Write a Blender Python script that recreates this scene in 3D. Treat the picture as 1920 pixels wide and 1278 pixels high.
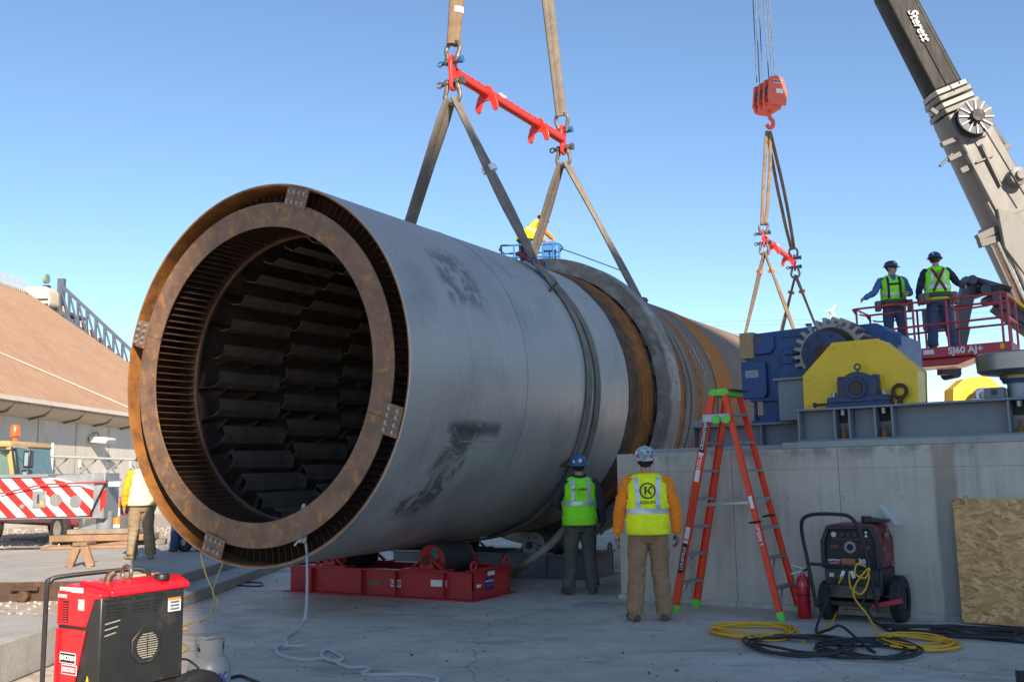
import bpy, bmesh, math, random
import numpy as np
from mathutils import Vector, Matrix, Quaternion, noise
from mathutils.bvhtree import BVHTree
random.seed(7)
S = bpy.context.scene
COL = S.collection
for o in list(bpy.data.objects): bpy.data.objects.remove(o)
PI = math.pi; rad = math.radians
# ------------------------------------------------------------------ camera
FPX, PITCH, ROLL, CAMH = 1800.0, 0.1395, -0.018, 1.5113
cp, sp, cr, sr = math.cos(PITCH), math.sin(PITCH), math.cos(ROLL), math.sin(ROLL)
RP = Matrix(((1,0,0),(0,cp,sp),(0,-sp,cp))); RR = Matrix(((cr,0,sr),(0,1,0),(-sr,0,cr)))
CM = RR @ RP
CAMP = Vector((0,0,CAMH))
cd = bpy.data.cameras.new('camera'); cam = bpy.data.objects.new('camera', cd); COL.objects.link(cam)
cd.sensor_width = 36; cd.lens = FPX/1920*36; cd.clip_start = .1; cd.clip_end = 5000
r_, f_, u_ = CM[0], CM[1], CM[2]
cam.matrix_world = Matrix(((r_[0],u_[0],-f_[0],0),(r_[1],u_[1],-f_[1],0),(r_[2],u_[2],-f_[2],CAMH),(0,0,0,1)))
S.camera = cam
# ------------------------------------------------------------------ sky, sun, exposure
SUN_EL, SUN_AZ = rad(28), rad(160)          # azimuth clockwise from +Y
w = bpy.data.worlds.new('World'); S.world = w; w.use_nodes = True
nt = w.node_tree; bg = nt.nodes['Background']; sk = nt.nodes.new('ShaderNodeTexSky')
sk.sky_type = 'NISHITA'; sk.sun_disc = False; sk.sun_elevation = SUN_EL; sk.sun_rotation = SUN_AZ
sk.altitude = 200; sk.air_density = .7; sk.dust_density = 0; sk.ozone_density = 2.2
gm = nt.nodes.new('ShaderNodeGamma'); gm.inputs[1].default_value = .9; nt.links.new(sk.outputs[0], gm.inputs[0])
hs = nt.nodes.new('ShaderNodeHueSaturation'); hs.inputs['Saturation'].default_value = 1.05; hs.inputs['Hue'].default_value = .497; nt.links.new(gm.outputs[0], hs.inputs['Color'])
nt.links.new(hs.outputs[0], bg.inputs[0]); bg.inputs[1].default_value = .15
ld = bpy.data.lights.new('sun', 'SUN'); ld.energy = 5.0; ld.angle = rad(.53); ld.color = (1, .85, .66)
sun = bpy.data.objects.new('sun', ld); COL.objects.link(sun)
tos = Vector((math.sin(SUN_AZ)*math.cos(SUN_EL), math.cos(SUN_AZ)*math.cos(SUN_EL), math.sin(SUN_EL)))
sun.rotation_euler = tos.to_track_quat('Z','Y').to_euler()
S.view_settings.view_transform = 'Standard'; S.view_settings.look = 'None'
S.view_settings.exposure = .84; S.view_settings.gamma = 1
# ------------------------------------------------------------------ positions from the survey of the site
def RAY(x, y): return CM.transposed() @ Vector(((x-960)/FPX, 1, -(y-639)/FPX))
def G(x, y, z=0):
    r = RAY(x,y); return CAMP + r*((z-CAMH)/r.z)
def A(x, y, Y):
    r = RAY(x,y); return CAMP + r*(Y/r.y)
DC = Vector((-2.94, 10.9, 2.732)); DAZ = .52387; DTI = .0125; DR = 2.19       # drum front centre, heading, rise, radius
DT = Vector((math.cos(DAZ), -math.sin(DAZ), 0)); DA = Vector((math.sin(DAZ)*math.cos(DTI), math.cos(DAZ)*math.cos(DTI), math.sin(DTI))); DV = DT.cross(DA)
DM = Matrix(((DT[0],DA[0],DV[0],DC[0]),(DT[1],DA[1],DV[1],DC[1]),(DT[2],DA[2],DV[2],DC[2]),(0,0,0,1)))
def D(t, s, v): return DM @ Vector((t,s,v))
def Dang(r, a, s): return D(r*math.cos(rad(a)), s, r*math.sin(rad(a)))
def DX(x, y, t=0):                       # on the upright plane through the drum axis
    r = RAY(x,y); P0 = D(t,0,0); k = (P0-CAMP).dot(DT)/r.dot(DT); return CAMP + r*k
W0 = Vector((1.283, 12.127, 0)); WU = Vector((.80847, -.58854, 0)); WV = Vector((.58854, .80847, 0)); WROT = math.atan2(WU.y, WU.x)
def W(a, b, z): return W0 + WU*a + WV*b + Vector((0,0,z))
def WX(x, y, b):                         # pier coordinates (a, z) of a point on the plane set back by b
    r = RAY(x,y); k = (W(0,b,0)-CAMP).dot(WV)/r.dot(WV); P = CAMP + r*k
    return ((P-W0).dot(WU), P.z)
# ------------------------------------------------------------------ materials
MATS = {}
def lin(c): return tuple(((v/255)/12.92 if v/255 <= .04045 else ((v/255+.055)/1.055)**2.4) for v in c)
def mat(name, col, rough=.6, metal=0, var=.18, scale=4, bump=0, bscale=30, col2=None, lo=.5, hi=.62, s2=3, stretch=None, coat=0, spec=.5, emit=None, alpha=None, trans=0):
    if name in MATS: return MATS[name]
    m = bpy.data.materials.new(name); m.use_nodes = True; n = m.node_tree; N = n.nodes; L = n.links
    b = N['Principled BSDF']
    tc = N.new('ShaderNodeTexCoord'); mp = N.new('ShaderNodeMapping'); L.new(tc.outputs['Object'], mp.inputs[0])
    if stretch: mp.inputs['Scale'].default_value = stretch
    no = N.new('ShaderNodeTexNoise'); no.inputs['Scale'].default_value = scale; no.inputs['Detail'].default_value = 8; no.inputs['Roughness'].default_value = .62
    L.new(mp.outputs[0], no.inputs['Vector'])
    mr = N.new('ShaderNodeMapRange'); mr.inputs[1].default_value = .3; mr.inputs[2].default_value = .7; mr.inputs[3].default_value = 1-var; mr.inputs[4].default_value = 1+var
    L.new(no.outputs['Fac'], mr.inputs[0])
    mu = N.new('ShaderNodeVectorMath'); mu.operation = 'SCALE'; mu.inputs[0].default_value = col[:3]; L.new(mr.outputs[0], mu.inputs['Scale'])
    out = mu.outputs[0]
    if col2:
        n2 = N.new('ShaderNodeTexNoise'); n2.inputs['Scale'].default_value = s2; n2.inputs['Detail'].default_value = 10; n2.inputs['Roughness'].default_value = .68
        L.new(mp.outputs[0], n2.inputs['Vector'])
        m2 = N.new('ShaderNodeMapRange'); m2.inputs[1].default_value = lo; m2.inputs[2].default_value = hi; L.new(n2.outputs['Fac'], m2.inputs[0])
        mx = N.new('ShaderNodeMix'); mx.data_type = 'RGBA'; L.new(m2.outputs[0], mx.inputs[0]); L.new(out, mx.inputs[6]); mx.inputs[7].default_value = (*col2[:3],1)
        out = mx.outputs[2]
    L.new(out, b.inputs['Base Color'])
    rr = N.new('ShaderNodeMapRange'); rr.inputs[1].default_value = .3; rr.inputs[2].default_value = .7; rr.inputs[3].default_value = max(.04, rough-.1); rr.inputs[4].default_value = min(1, rough+.1)
    L.new(no.outputs['Fac'], rr.inputs[0]); L.new(rr.outputs[0], b.inputs['Roughness'])
    b.inputs['Metallic'].default_value = metal; b.inputs['Specular IOR Level'].default_value = spec
    if coat: b.inputs['Coat Weight'].default_value = coat
    if trans: b.inputs['Transmission Weight'].default_value = trans
    if alpha is not None: b.inputs['Alpha'].default_value = alpha
    if emit: b.inputs['Emission Color'].default_value = (*emit[:3],1); b.inputs['Emission Strength'].default_value = emit[3]
    if bump:
        nb = N.new('ShaderNodeTexNoise'); nb.inputs['Scale'].default_value = bscale; nb.inputs['Detail'].default_value = 6; L.new(mp.outputs[0], nb.inputs['Vector'])
        bu = N.new('ShaderNodeBump'); bu.inputs['Strength'].default_value = bump; bu.inputs['Distance'].default_value = .02
        L.new(nb.outputs['Fac'], bu.inputs['Height']); L.new(bu.outputs[0], b.inputs['Normal'])
    MATS[name] = m; return m
# ------------------------------------------------------------------ mesh builder
class MB:
    def __init__(s): s.v=[]; s.f=[]; s.m=[]; s.M=Matrix(); s.mi=0
    def add(s, vs, fs):
        k=len(s.v); s.v += [s.M @ Vector(p) for p in vs]; s.f += [tuple(i+k for i in f) for f in fs]; s.m += [s.mi]*len(fs); return s
    def box(s, c, d, R=None):
        x,y,z = d[0]/2,d[1]/2,d[2]/2; c=Vector(c)
        P=[Vector((sx*x,sy*y,sz*z)) for sx in(-1,1) for sy in(-1,1) for sz in(-1,1)]
        if R: P=[R@p for p in P]
        return s.add([c+p for p in P], [(0,1,3,2),(4,6,7,5),(0,4,5,1),(2,3,7,6),(0,2,6,4),(1,5,7,3)])
    def span(s, x0,x1,y0,y1,z0,z1): return s.box(((x0+x1)/2,(y0+y1)/2,(z0+z1)/2),(x1-x0,y1-y0,z1-z0))
    def prism(s, poly, y0, y1, ax='XZ'):
        n=len(poly)
        def P(a,b,d): return {'XZ':(a,d,b),'XY':(a,b,d),'YZ':(d,a,b)}[ax]
        vs=[P(a,b,y0) for a,b in poly]+[P(a,b,y1) for a,b in poly]
        return s.add(vs,[tuple(range(n)),tuple(range(2*n-1,n-1,-1))]+[(i,i+n,(i+1)%n+n,(i+1)%n) for i in range(n)])
    def beam(s, p0, p1, wdt, hgt, up=(0,0,1)):
        p0=Vector(p0);p1=Vector(p1);d=(p1-p0);L=d.length;d.normalize();x=d.cross(Vector(up))
        if x.length<1e-4: x=d.cross(Vector((1,0,0)))
        x.normalize();z=x.cross(d); R=Matrix((x,d,z)).transposed()
        return s.box((p0+p1)/2,(wdt,L,hgt),R)
    def tube(s, pts, r, n=8, closed=False, cap=True, side=None, sq=1.0):
        P=[Vector(p) for p in pts]; m=len(P)
        if not isinstance(r,(list,tuple)): r=[r]*m
        T=[]
        for i in range(m):
            a=P[(i-1)%m] if (closed or i>0) else P[i]; b=P[(i+1)%m] if (closed or i<m-1) else P[i]
            d=b-a; T.append(d.normalized() if d.length>1e-9 else Vector((0,0,1)))
        N0=Vector(side) if side is not None else (Vector((0,0,1)) if abs(T[0].z)<.9 else Vector((1,0,0)))
        vs=[]; N=N0
        for i in range(m):
            N=(N-T[i]*N.dot(T[i]))
            if N.length<1e-6: N=T[i].orthogonal()
            N.normalize(); B=T[i].cross(N)
            ri=r[i]; ra,rb=(ri if isinstance(ri,(list,tuple)) else (ri,ri*sq))
            for k in range(n):
                a=2*PI*k/n; vs.append(P[i]+N*(ra*math.cos(a))+B*(rb*math.sin(a)))
        fs=[]
        for i in range(m if closed else m-1):
            j=(i+1)%m
            for k in range(n): fs.append((i*n+k,i*n+(k+1)%n,j*n+(k+1)%n,j*n+k))
        if cap and not closed: fs.append(tuple(range(n-1,-1,-1))); fs.append(tuple((m-1)*n+k for k in range(n)))
        return s.add(vs,fs)
    def cyl(s, p0, p1, r0, r1=None, n=20, cap=True): return s.tube([p0,p1],[r0,r0 if r1 is None else r1],n,cap=cap)
    def lathe(s, prof, n=32, c=(0,0,0), ax='Z', a0=0, a1=2*PI):
        # prof: (radius, height)
        full=abs(a1-a0-2*PI)<1e-6; m=n if full else n+1; c=Vector(c); vs=[]
        for r,h in prof:
            for k in range(m):
                a=a0+(a1-a0)*k/n; x,y=r*math.cos(a),r*math.sin(a)
                vs.append(c+Vector({'Z':(x,y,h),'Y':(x,h,y),'X':(h,x,y)}[ax]))
        fs=[]
        for i in range(len(prof)-1):
            for k in range(n):
                k2=(k+1)%m; fs.append((i*m+k,i*m+k2,(i+1)*m+k2,(i+1)*m+k))
        return s.add(vs,fs)
    def ball(s, c, r, n=12, sc=(1,1,1)):
        vs=[];c=Vector(c)
        for i in range(n//2+1):
            th=PI*i/(n//2)
            for k in range(n):
                a=2*PI*k/n; vs.append(c+Vector((r*sc[0]*math.sin(th)*math.cos(a),r*sc[1]*math.sin(th)*math.sin(a),r*sc[2]*math.cos(th))))
        return s.add(vs,[(i*n+k,i*n+(k+1)%n,(i+1)*n+(k+1)%n,(i+1)*n+k) for i in range(n//2) for k in range(n)])
    def mesh(s, name, mats, sharp=35):
        me=bpy.data.meshes.new(name); me.from_pydata(s.v,[],s.f)
        for m in (mats if isinstance(mats,(list,tuple)) else [mats]): me.materials.append(m)
        me.polygons.foreach_set('material_index', s.m)
        bm=bmesh.new(); bm.from_mesh(me); bmesh.ops.remove_doubles(bm,verts=bm.verts,dist=1e-6); bmesh.ops.recalc_face_normals(bm,faces=bm.faces); bm.to_mesh(me); bm.free()
        me.polygons.foreach_set('use_smooth',[True]*len(me.polygons)); me.set_sharp_from_angle(angle=rad(sharp)); me.update()
        return me
    def build(s, name, mats, parent=None, bevel=0, seg=2, sharp=35, mw=None):
        return obj(name, s.mesh(name,mats,sharp), parent, bevel, seg, mw)
def obj(name, me, parent=None, bevel=0, seg=2, mw=None):
    o=bpy.data.objects.new(name,me); COL.objects.link(o)
    if parent: o.parent=parent
    if mw: o.matrix_local=mw
    if bevel:
        b=o.modifiers.new('bevel','BEVEL'); b.width=bevel; b.segments=seg; b.limit_method='ANGLE'; b.angle_limit=rad(40); b.harden_normals=False
    return o
def thing(name, label, cat, loc=(0,0,0), rotz=0, group=None, mw=None):
    o=bpy.data.objects.new(name,None); COL.objects.link(o); o.empty_display_size=.2
    if mw is not None: o.matrix_world=mw
    else: o.location=loc; o.rotation_euler=(0,0,rotz)
    return tag(o,label,cat,group)
def tag(o, label, cat, group=None):
    o['label']=label; o['category']=cat
    if group: o['group']=group
    return o
def struct(o): o['kind']='structure'; return o
def stuff(o): o['kind']='stuff'; return o
def text(name, body, size, m, parent, mw, bold=0, depth=.0015, align='CENTER', sx=1.0, fn=None, shear=0):
    cu=bpy.data.curves.new(name,'FONT'); cu.body=body; cu.size=size; cu.extrude=depth; cu.offset=bold; cu.align_x=align; cu.align_y='CENTER'; cu.resolution_u=3; cu.shear=shear
    t=bpy.data.objects.new(name,cu); COL.objects.link(t)
    dg=bpy.context.evaluated_depsgraph_get(); me=bpy.data.meshes.new_from_object(t.evaluated_get(dg)); bpy.data.objects.remove(t); bpy.data.curves.remove(cu)
    for v in me.vertices:
        v.co.x*=sx
        if fn: v.co=fn(v.co)
    me.materials.clear(); me.materials.append(m)
    return obj(name,me,parent,mw=mw)
def frame(o, x, y):                      # matrix with given origin, x axis and y axis
    x=Vector(x).normalized(); z=x.cross(Vector(y)).normalized(); y=z.cross(x); o=Vector(o)
    return Matrix(((x[0],y[0],z[0],o[0]),(x[1],y[1],z[1],o[1]),(x[2],y[2],z[2],o[2]),(0,0,0,1)))
def smooth_path(pts, k=6):
    P=[Vector(p) for p in pts]; out=[]
    for i in range(len(P)-1):
        a=P[max(i-1,0)];b=P[i];c=P[i+1];d=P[min(i+2,len(P)-1)]
        for j in range(k):
            t=j/k; out.append(.5*((2*b)+(c-a)*t+(2*a-5*b+4*c-d)*t*t+(3*b-a-3*c+d)*t**3))
    out.append(P[-1]); return out
# ------------------------------------------------------------------ palette
concrete = mat('concrete',(.30,.295,.29),.85,var=.22,scale=1.6,bump=.25,bscale=45,col2=(.20,.20,.205),lo=.52,hi=.72,s2=.9)
blockc = mat('block_concrete',(.36,.34,.31),.9,var=.2,scale=3,bump=.3,bscale=40,col2=(.24,.22,.2),lo=.55,hi=.75,s2=1.5)
gravelm = mat('gravel_dirt',(.36,.30,.235),.95,var=.3,scale=3.5,bump=.7,bscale=22,col2=(.46,.41,.35),lo=.5,hi=.6,s2=6)
rustd = mat('rust_dark',(.085,.048,.032),.75,.25,var=.35,scale=5,bump=.2,bscale=60,col2=(.21,.085,.025),lo=.55,hi=.72,s2=4)
rustp = mat('rust_plate',(.19,.112,.072),.6,.2,var=.35,scale=5,bump=.18,bscale=70,col2=(.46,.21,.045),lo=.52,hi=.70,s2=6)
rusto = mat('rust_orange',(.27,.108,.022),.8,.05,var=.3,scale=4,bump=.2,bscale=50,col2=(.11,.05,.025),lo=.48,hi=.66,s2=3)
flightm = mat('dark_steel',(.16,.13,.11),.5,.35,var=.35,scale=5,bump=.12,bscale=50,col2=(.20,.13,.09),lo=.58,hi=.8,s2=3)
boltm = mat('zinc_bolt',(.36,.35,.34),.45,.7,var=.15)
steel = mat('machined_steel',(.34,.29,.25),.5,.6,var=.2,scale=8,col2=(.2,.14,.1),lo=.5,hi=.75)
galv = mat('galvanised',(.30,.31,.32),.5,.55,var=.2,scale=6,col2=(.2,.19,.18),lo=.55,hi=.75)
redp = mat('red_paint',(.42,.018,.022),.5,var=.22,scale=5,bump=.06,bscale=40,col2=(.10,.03,.025),lo=.6,hi=.72,s2=5)
redb = mat('bright_red_paint',(.75,.035,.022),.4,var=.15,scale=6,coat=.2,col2=(.33,.03,.02),lo=.6,hi=.75,s2=6)
liftred = mat('lift_red_paint',(.50,.02,.03),.42,var=.1,scale=5,coat=.2)
rubber = mat('black_rubber',(.022,.022,.023),.75,var=.3,scale=12,bump=.2,bscale=60,col2=(.06,.057,.052),lo=.58,hi=.8)
blackp = mat('black_paint',(.018,.018,.019),.42,var=.3,scale=5,col2=(.075,.065,.055),lo=.58,hi=.85,s2=3)
darkm = mat('dark_grey_metal',(.05,.055,.065),.5,.3,var=.2)
slingm = mat('sling_polyester',(.21,.175,.14),.9,var=.3,scale=5,bump=.5,bscale=70,col2=(.12,.105,.095),lo=.5,hi=.7,s2=1.2)
slingl = mat('sling_tan',(.21,.14,.082),.9,var=.3,scale=4,bump=.5,bscale=60,col2=(.13,.09,.06),lo=.5,hi=.7,s2=1.5)
shackm = mat('shackle_steel',(.24,.2,.165),.45,.8,var=.25,scale=10)
bluep = mat('blue_paint',(.03,.075,.20),.5,var=.2,scale=5,bump=.12,bscale=35,col2=(.045,.055,.09),lo=.54,hi=.75)
bluel = mat('lift_blue_paint',(.02,.14,.38),.45,var=.12)
navyp = mat('navy_cast_paint',(.035,.05,.105),.55,var=.15,scale=7,bump=.15,bscale=60)
greyp = mat('grey_primer',(.21,.225,.25),.55,var=.1,scale=3,col2=(.16,.165,.175),lo=.55,hi=.8,s2=2)
yellowp = mat('yellow_guard_paint',(.86,.52,.004),.5,var=.1,scale=2.2,bump=.04,bscale=25,col2=(.52,.31,.02),lo=.60,hi=.80,s2=3,coat=.15)
white = mat('white_paint',(.78,.78,.76),.5,var=.08)
offwhite = mat('off_white',(.62,.58,.5),.7,var=.12,scale=3)
black = mat('black_print',(.012,.012,.013),.6,var=.1)
orangel = mat('ladder_orange',(.84,.055,.01),.42,var=.1,scale=6)
green = mat('ladder_green',(.16,.62,.06),.5,var=.1)
alu = mat('aluminium',(.42,.42,.43),.45,.7,var=.15,scale=8)
woodm = mat('weathered_timber',(.38,.25,.135),.85,var=.3,scale=4,stretch=(1,8,8),bump=.3,bscale=20,col2=(.24,.16,.1),lo=.5,hi=.7)
brownt = mat('brown_timber',(.28,.17,.1),.85,var=.3,scale=4,bump=.3,bscale=20)
# ------------------------------------------------------------------ node helper for special surfaces
class NG:
    def __init__(s, name):
        s.m=bpy.data.materials.new(name); s.m.use_nodes=True; s.t=s.m.node_tree; s.N=s.t.nodes; s.L=s.t.links; s.b=s.N['Principled BSDF']; MATS[name]=s.m
    def coord(s, out='Object', scale=None):
        c=s.N.new('ShaderNodeTexCoord').outputs[out]
        if scale:
            mp=s.N.new('ShaderNodeMapping'); mp.inputs['Scale'].default_value=scale; s.L.new(c,mp.inputs[0]); c=mp.outputs[0]
        return c
    def noise(s, vec, scale, detail=8, rough=.6, dist=0):
        n=s.N.new('ShaderNodeTexNoise'); n.inputs['Scale'].default_value=scale; n.inputs['Detail'].default_value=detail; n.inputs['Roughness'].default_value=rough; n.inputs['Distortion'].default_value=dist
        s.L.new(vec,n.inputs['Vector']); return n.outputs['Fac']
    def math(s, op, a, b=None, c=None, clamp=False):
        n=s.N.new('ShaderNodeMath'); n.operation=op; n.use_clamp=clamp
        for i,x in enumerate((a,b,c)):
            if x is None: continue
            if isinstance(x,(int,float)): n.inputs[i].default_value=x
            else: s.L.new(x,n.inputs[i])
        return n.outputs[0]
    def rng(s, x, a, b, c=0, d=1):
        n=s.N.new('ShaderNodeMapRange')
        for i,q in enumerate((a,b,c,d)): n.inputs[i+1].default_value=q
        s.L.new(x,n.inputs[0]); return n.outputs[0]
    def win(s, x, a, b, e):              # 1 inside [a, b], soft edge e
        return s.math('MULTIPLY', s.rng(x,a-e,a+e), s.rng(x,b-e,b+e,1,0))
    def mix(s, f, a, b):
        n=s.N.new('ShaderNodeMix'); n.data_type='RGBA'
        for i,x in ((0,f),(6,a),(7,b)):
            if isinstance(x,(int,float)): n.inputs[i].default_value=x
            elif isinstance(x,tuple): n.inputs[i].default_value=(*x[:3],1)
            else: s.L.new(x,n.inputs[i])
        return n.outputs[2]
    def sep(s, v):
        n=s.N.new('ShaderNodeSeparateXYZ'); s.L.new(v,n.inputs[0]); return n.outputs
    def comb(s, x,y,z):
        n=s.N.new('ShaderNodeCombineXYZ')
        for i,q in enumerate((x,y,z)):
            if isinstance(q,(int,float)): n.inputs[i].default_value=q
            else: s.L.new(q,n.inputs[i])
        return n.outputs[0]
    def out(s, col, rough=.6, metal=0, bump=None, strength=.3, dist=.02):
        for key,x in (('Base Color',col),('Roughness',rough),('Metallic',metal)):
            if isinstance(x,tuple): s.b.inputs[key].default_value=(*x,1)
            elif isinstance(x,(int,float)): s.b.inputs[key].default_value=x
            else: s.L.new(x,s.b.inputs[key])
        if bump is not None:
            n=s.N.new('ShaderNodeBump'); n.inputs['Strength'].default_value=strength; n.inputs['Distance'].default_value=dist; s.L.new(bump,n.inputs['Height']); s.L.new(n.outputs[0],s.b.inputs['Normal'])
        return s.m
# drum shell: grey primer, rust bands, mill-scale streaks running round the shell, scuffs
g=NG('drum_shell'); co=g.coord(); x,y,z=g.sep(co)
ang=g.math('ARCTAN2',z,x)
cyl=g.comb(g.math('MULTIPLY',ang,2.19),y,0)
def st(a,b,sc,det=8,dist=0):
    return g.noise(g.comb(g.math('MULTIPLY',ang,a),g.math('MULTIPLY',y,b),g.math('MULTIPLY',z,.02)),sc,det,.65,dist)
streak=st(.35,6,2.2); fine=st(.8,14,5); blot=g.noise(co,1.1,9,.6); spot=g.noise(co,5,10,.7)
grey=g.mix(g.rng(streak,.3,.72),(.47,.425,.385),(.41,.375,.34)); grey=g.mix(g.math('MULTIPLY',g.rng(fine,.58,.75),.18),grey,(.55,.54,.53)); grey=g.mix(g.math('MULTIPLY',g.rng(blot,.48,.72),.6),grey,(.23,.225,.225))
rust=g.mix(g.rng(spot,.35,.65),(.44,.14,.014),(.17,.058,.016))
rust=g.mix(g.math('MULTIPLY',g.rng(streak,.5,.68),.7),rust,(.07,.05,.04))
bare=g.mix(g.rng(fine,.35,.65),(.25,.17,.115),(.15,.10,.07)); bare=g.mix(g.math('MULTIPLY',g.rng(streak,.55,.66),.8),bare,(.33,.34,.36))
yw=g.math('ADD',y,g.math('MULTIPLY',g.math('SUBTRACT',blot,.5),.12))
darkr=g.mix(g.rng(spot,.42,.66),(.055,.036,.028),(.20,.085,.025))
c1=g.mix(g.rng(yw,5.63,5.66),grey,darkr)
c1=g.mix(g.win(yw,6.05,6.6,.05),c1,rust)
c1=g.mix(g.rng(yw,7.2,7.24),c1,rust)
c1=g.mix(g.rng(yw,8.1,8.2),c1,bare)
c1=g.mix(g.win(yw,8.75,9.05,.06),c1,rust)
c1=g.mix(g.win(y,9.9,10.9,.04),c1,g.mix(.7,rust,(.46,.15,.012)))
c1=g.mix(g.win(y,15.2,17.5,.05),c1,rust)
# scuffs on the painted part
smear=g.math('MULTIPLY',g.win(ang,-.86,-.30,.04),1)
off=g.math('ADD',y,g.math('MULTIPLY',g.math('ADD',ang,.3),-.75))
smear=g.math('MULTIPLY',smear,g.win(g.math('ADD',off,g.math('MULTIPLY',g.math('SUBTRACT',spot,.5),.7)),.95,1.55,.05))
smear=g.math('MULTIPLY',smear,g.rng(g.noise(co,2.6,10,.72,1.2),.40,.52))
c1=g.mix(g.math('MULTIPLY',smear,.78),c1,(.055,.05,.046))
bar=g.math('MULTIPLY',g.win(g.math('ADD',ang,g.math('MULTIPLY',g.math('SUBTRACT',spot,.5),.12)),-.355,-.29,.02),g.math('MULTIPLY',g.win(y,.85,1.95,.06),g.rng(spot,.36,.46)))
c1=g.mix(g.math('MULTIPLY',bar,.75),c1,(.05,.047,.05))
top=g.math('MULTIPLY',g.win(ang,.34,.72,.04),g.win(g.math('ADD',y,g.math('MULTIPLY',g.math('SUBTRACT',spot,.5),.5)),.95,1.75,.08))
c1=g.mix(g.math('MULTIPLY',g.math('MULTIPLY',top,g.rng(spot,.42,.52)),.75),c1,(.12,.12,.125))
dirt=g.math('MULTIPLY',g.rng(ang,-.5,-1.3),g.rng(blot,.35,.6)); c1=g.mix(g.math('MULTIPLY',dirt,.35),c1,(.10,.085,.08))  # patchy darker tone, stronger towards the underside of the shell
# weld seams and a circumferential scratch
seam=g.math('ADD',g.win(y,2.46,2.475,.004),g.math('MULTIPLY',g.win(ang,-.392,-.386,.0015),g.win(y,1.2,3.6,.01)))
seam=g.math('ADD',seam,g.win(y,9.86,9.9,.008)); c1=g.mix(g.math('MULTIPLY',seam,.5,clamp=True),c1,(.06,.06,.065))
scr=g.math('MULTIPLY',g.rng(st(.5,3,9,3,1.5),.70,.715),g.rng(y,5.6,5.5)); c1=g.mix(g.math('MULTIPLY',scr,.5),c1,(.05,.05,.055))
shellm=g.out(c1,g.math('MAXIMUM',g.rng(streak,.3,.7,.36,.56),g.rng(y,5.6,5.7,.3,.8)),g.rng(y,5.6,5.7,.25,.15),fine,.08)
# left lip: inside of the shell, orange rust
# pad concrete
g=NG('pad_concrete'); co=g.coord(); n1=g.noise(co,.55,10,.62); n2=g.noise(co,2.6,10,.7); n3=g.noise(co,9,8,.7); n4=g.noise(g.coord('Object',(.5,1.6,1)),.9,9,.68,.6)
c=g.mix(g.rng(n1,.35,.68),(.47,.395,.315),(.63,.535,.43)); c=g.mix(g.math('MULTIPLY',g.rng(n2,.47,.66),.6),c,(.34,.285,.225)); c=g.mix(g.math('MULTIPLY',g.rng(n4,.54,.68),.55),c,(.66,.60,.52)); c=g.mix(g.math('MULTIPLY',g.rng(n4,.43,.33),.6),c,(.24,.19,.14)); c=g.mix(g.math('MULTIPLY',g.rng(n3,.66,.72),.7),c,(.07,.068,.066))
n6=g.noise(g.coord('Object',(.7,1.3,1)),1.3,7,.6,.8); c=g.mix(g.math('MULTIPLY',g.rng(n6,.58,.64),.4),c,(.19,.155,.12))
vo=g.N.new('ShaderNodeTexVoronoi'); vo.feature='DISTANCE_TO_EDGE'; vo.inputs['Scale'].default_value=.28
wv_=g.N.new('ShaderNodeVectorMath'); wv_.operation='ADD'; g.L.new(co,wv_.inputs[0]); nz=g.N.new('ShaderNodeTexNoise'); nz.inputs['Scale'].default_value=1.4; nz.inputs['Detail'].default_value=8; g.L.new(co,nz.inputs['Vector']); g.L.new(nz.outputs['Color'],wv_.inputs[1]); g.L.new(wv_.outputs[0],vo.inputs['Vector'])
c=g.mix(g.math('MULTIPLY',g.rng(vo.outputs['Distance'],.004,.0015),.45),c,(.12,.10,.085))
padm=g.out(c,g.rng(n2,.3,.7,.55,.85),0,n3,.22,.01)
# pier concrete: board-formed, pour streaks
g=NG('pier_concrete'); co=g.coord(); xx,yy,zz=g.sep(co); n1=g.noise(co,1.3,9,.62); n2=g.noise(g.coord('Object',(9,9,.55)),1.2,9,.65); n3=g.noise(co,14,8,.7); n5=g.noise(co,3.2,6,.6)
c=g.mix(g.rng(n1,.33,.7),(.44,.375,.30),(.60,.515,.415)); c=g.mix(g.math('MULTIPLY',g.rng(n2,.5,.68),.55),c,(.63,.57,.49)); c=g.mix(g.math('MULTIPLY',g.rng(n2,.44,.33),.5),c,(.25,.22,.185))
xw=g.math('ADD',xx,g.math('MULTIPLY',g.math('SUBTRACT',n1,.5),.1))
band=g.win(xw,3.72,3.93,.02); c=g.mix(g.math('MULTIPLY',band,.55),c,g.mix(g.rng(g.math('ADD',zz,g.math('MULTIPLY',n5,.9)),1.3,2.0),(.12,.118,.115),(.27,.17,.105)))
for q in (1.52,2.75,4.9): c=g.mix(g.math('MULTIPLY',g.win(xx,q,q+.012,.004),.55),c,(.08,.08,.085))
c=g.mix(g.math('MULTIPLY',g.rng(n3,.68,.73),.8),c,(.05,.05,.052))
c=g.mix(g.math('MULTIPLY',g.win(zz,1.525,1.53,.002),.6),c,(.35,.06,.05))
c=g.mix(g.math('MULTIPLY',g.math('MULTIPLY',g.rng(zz,1.6,1.72),g.rng(n5,.5,.62)),.5),c,(.09,.088,.085))
pierm=g.out(c,.82,0,n3,.3,.012)
# shingle roof
g=NG('brown_shingles'); co=g.coord(); br=g.N.new('ShaderNodeTexBrick'); g.L.new(co,br.inputs[0]); br.inputs['Scale'].default_value=1.6; br.inputs['Mortar Size'].default_value=.03
br.inputs['Color1'].default_value=(.50,.30,.185,1); br.inputs['Color2'].default_value=(.41,.24,.145,1); br.inputs['Mortar'].default_value=(.30,.17,.10,1)
n1=g.noise(co,.5,8); c=g.mix(g.math('MULTIPLY',g.rng(n1,.4,.7),.3),br.outputs[0],(.54,.34,.22)); roofm=g.out(c,.9)
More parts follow.
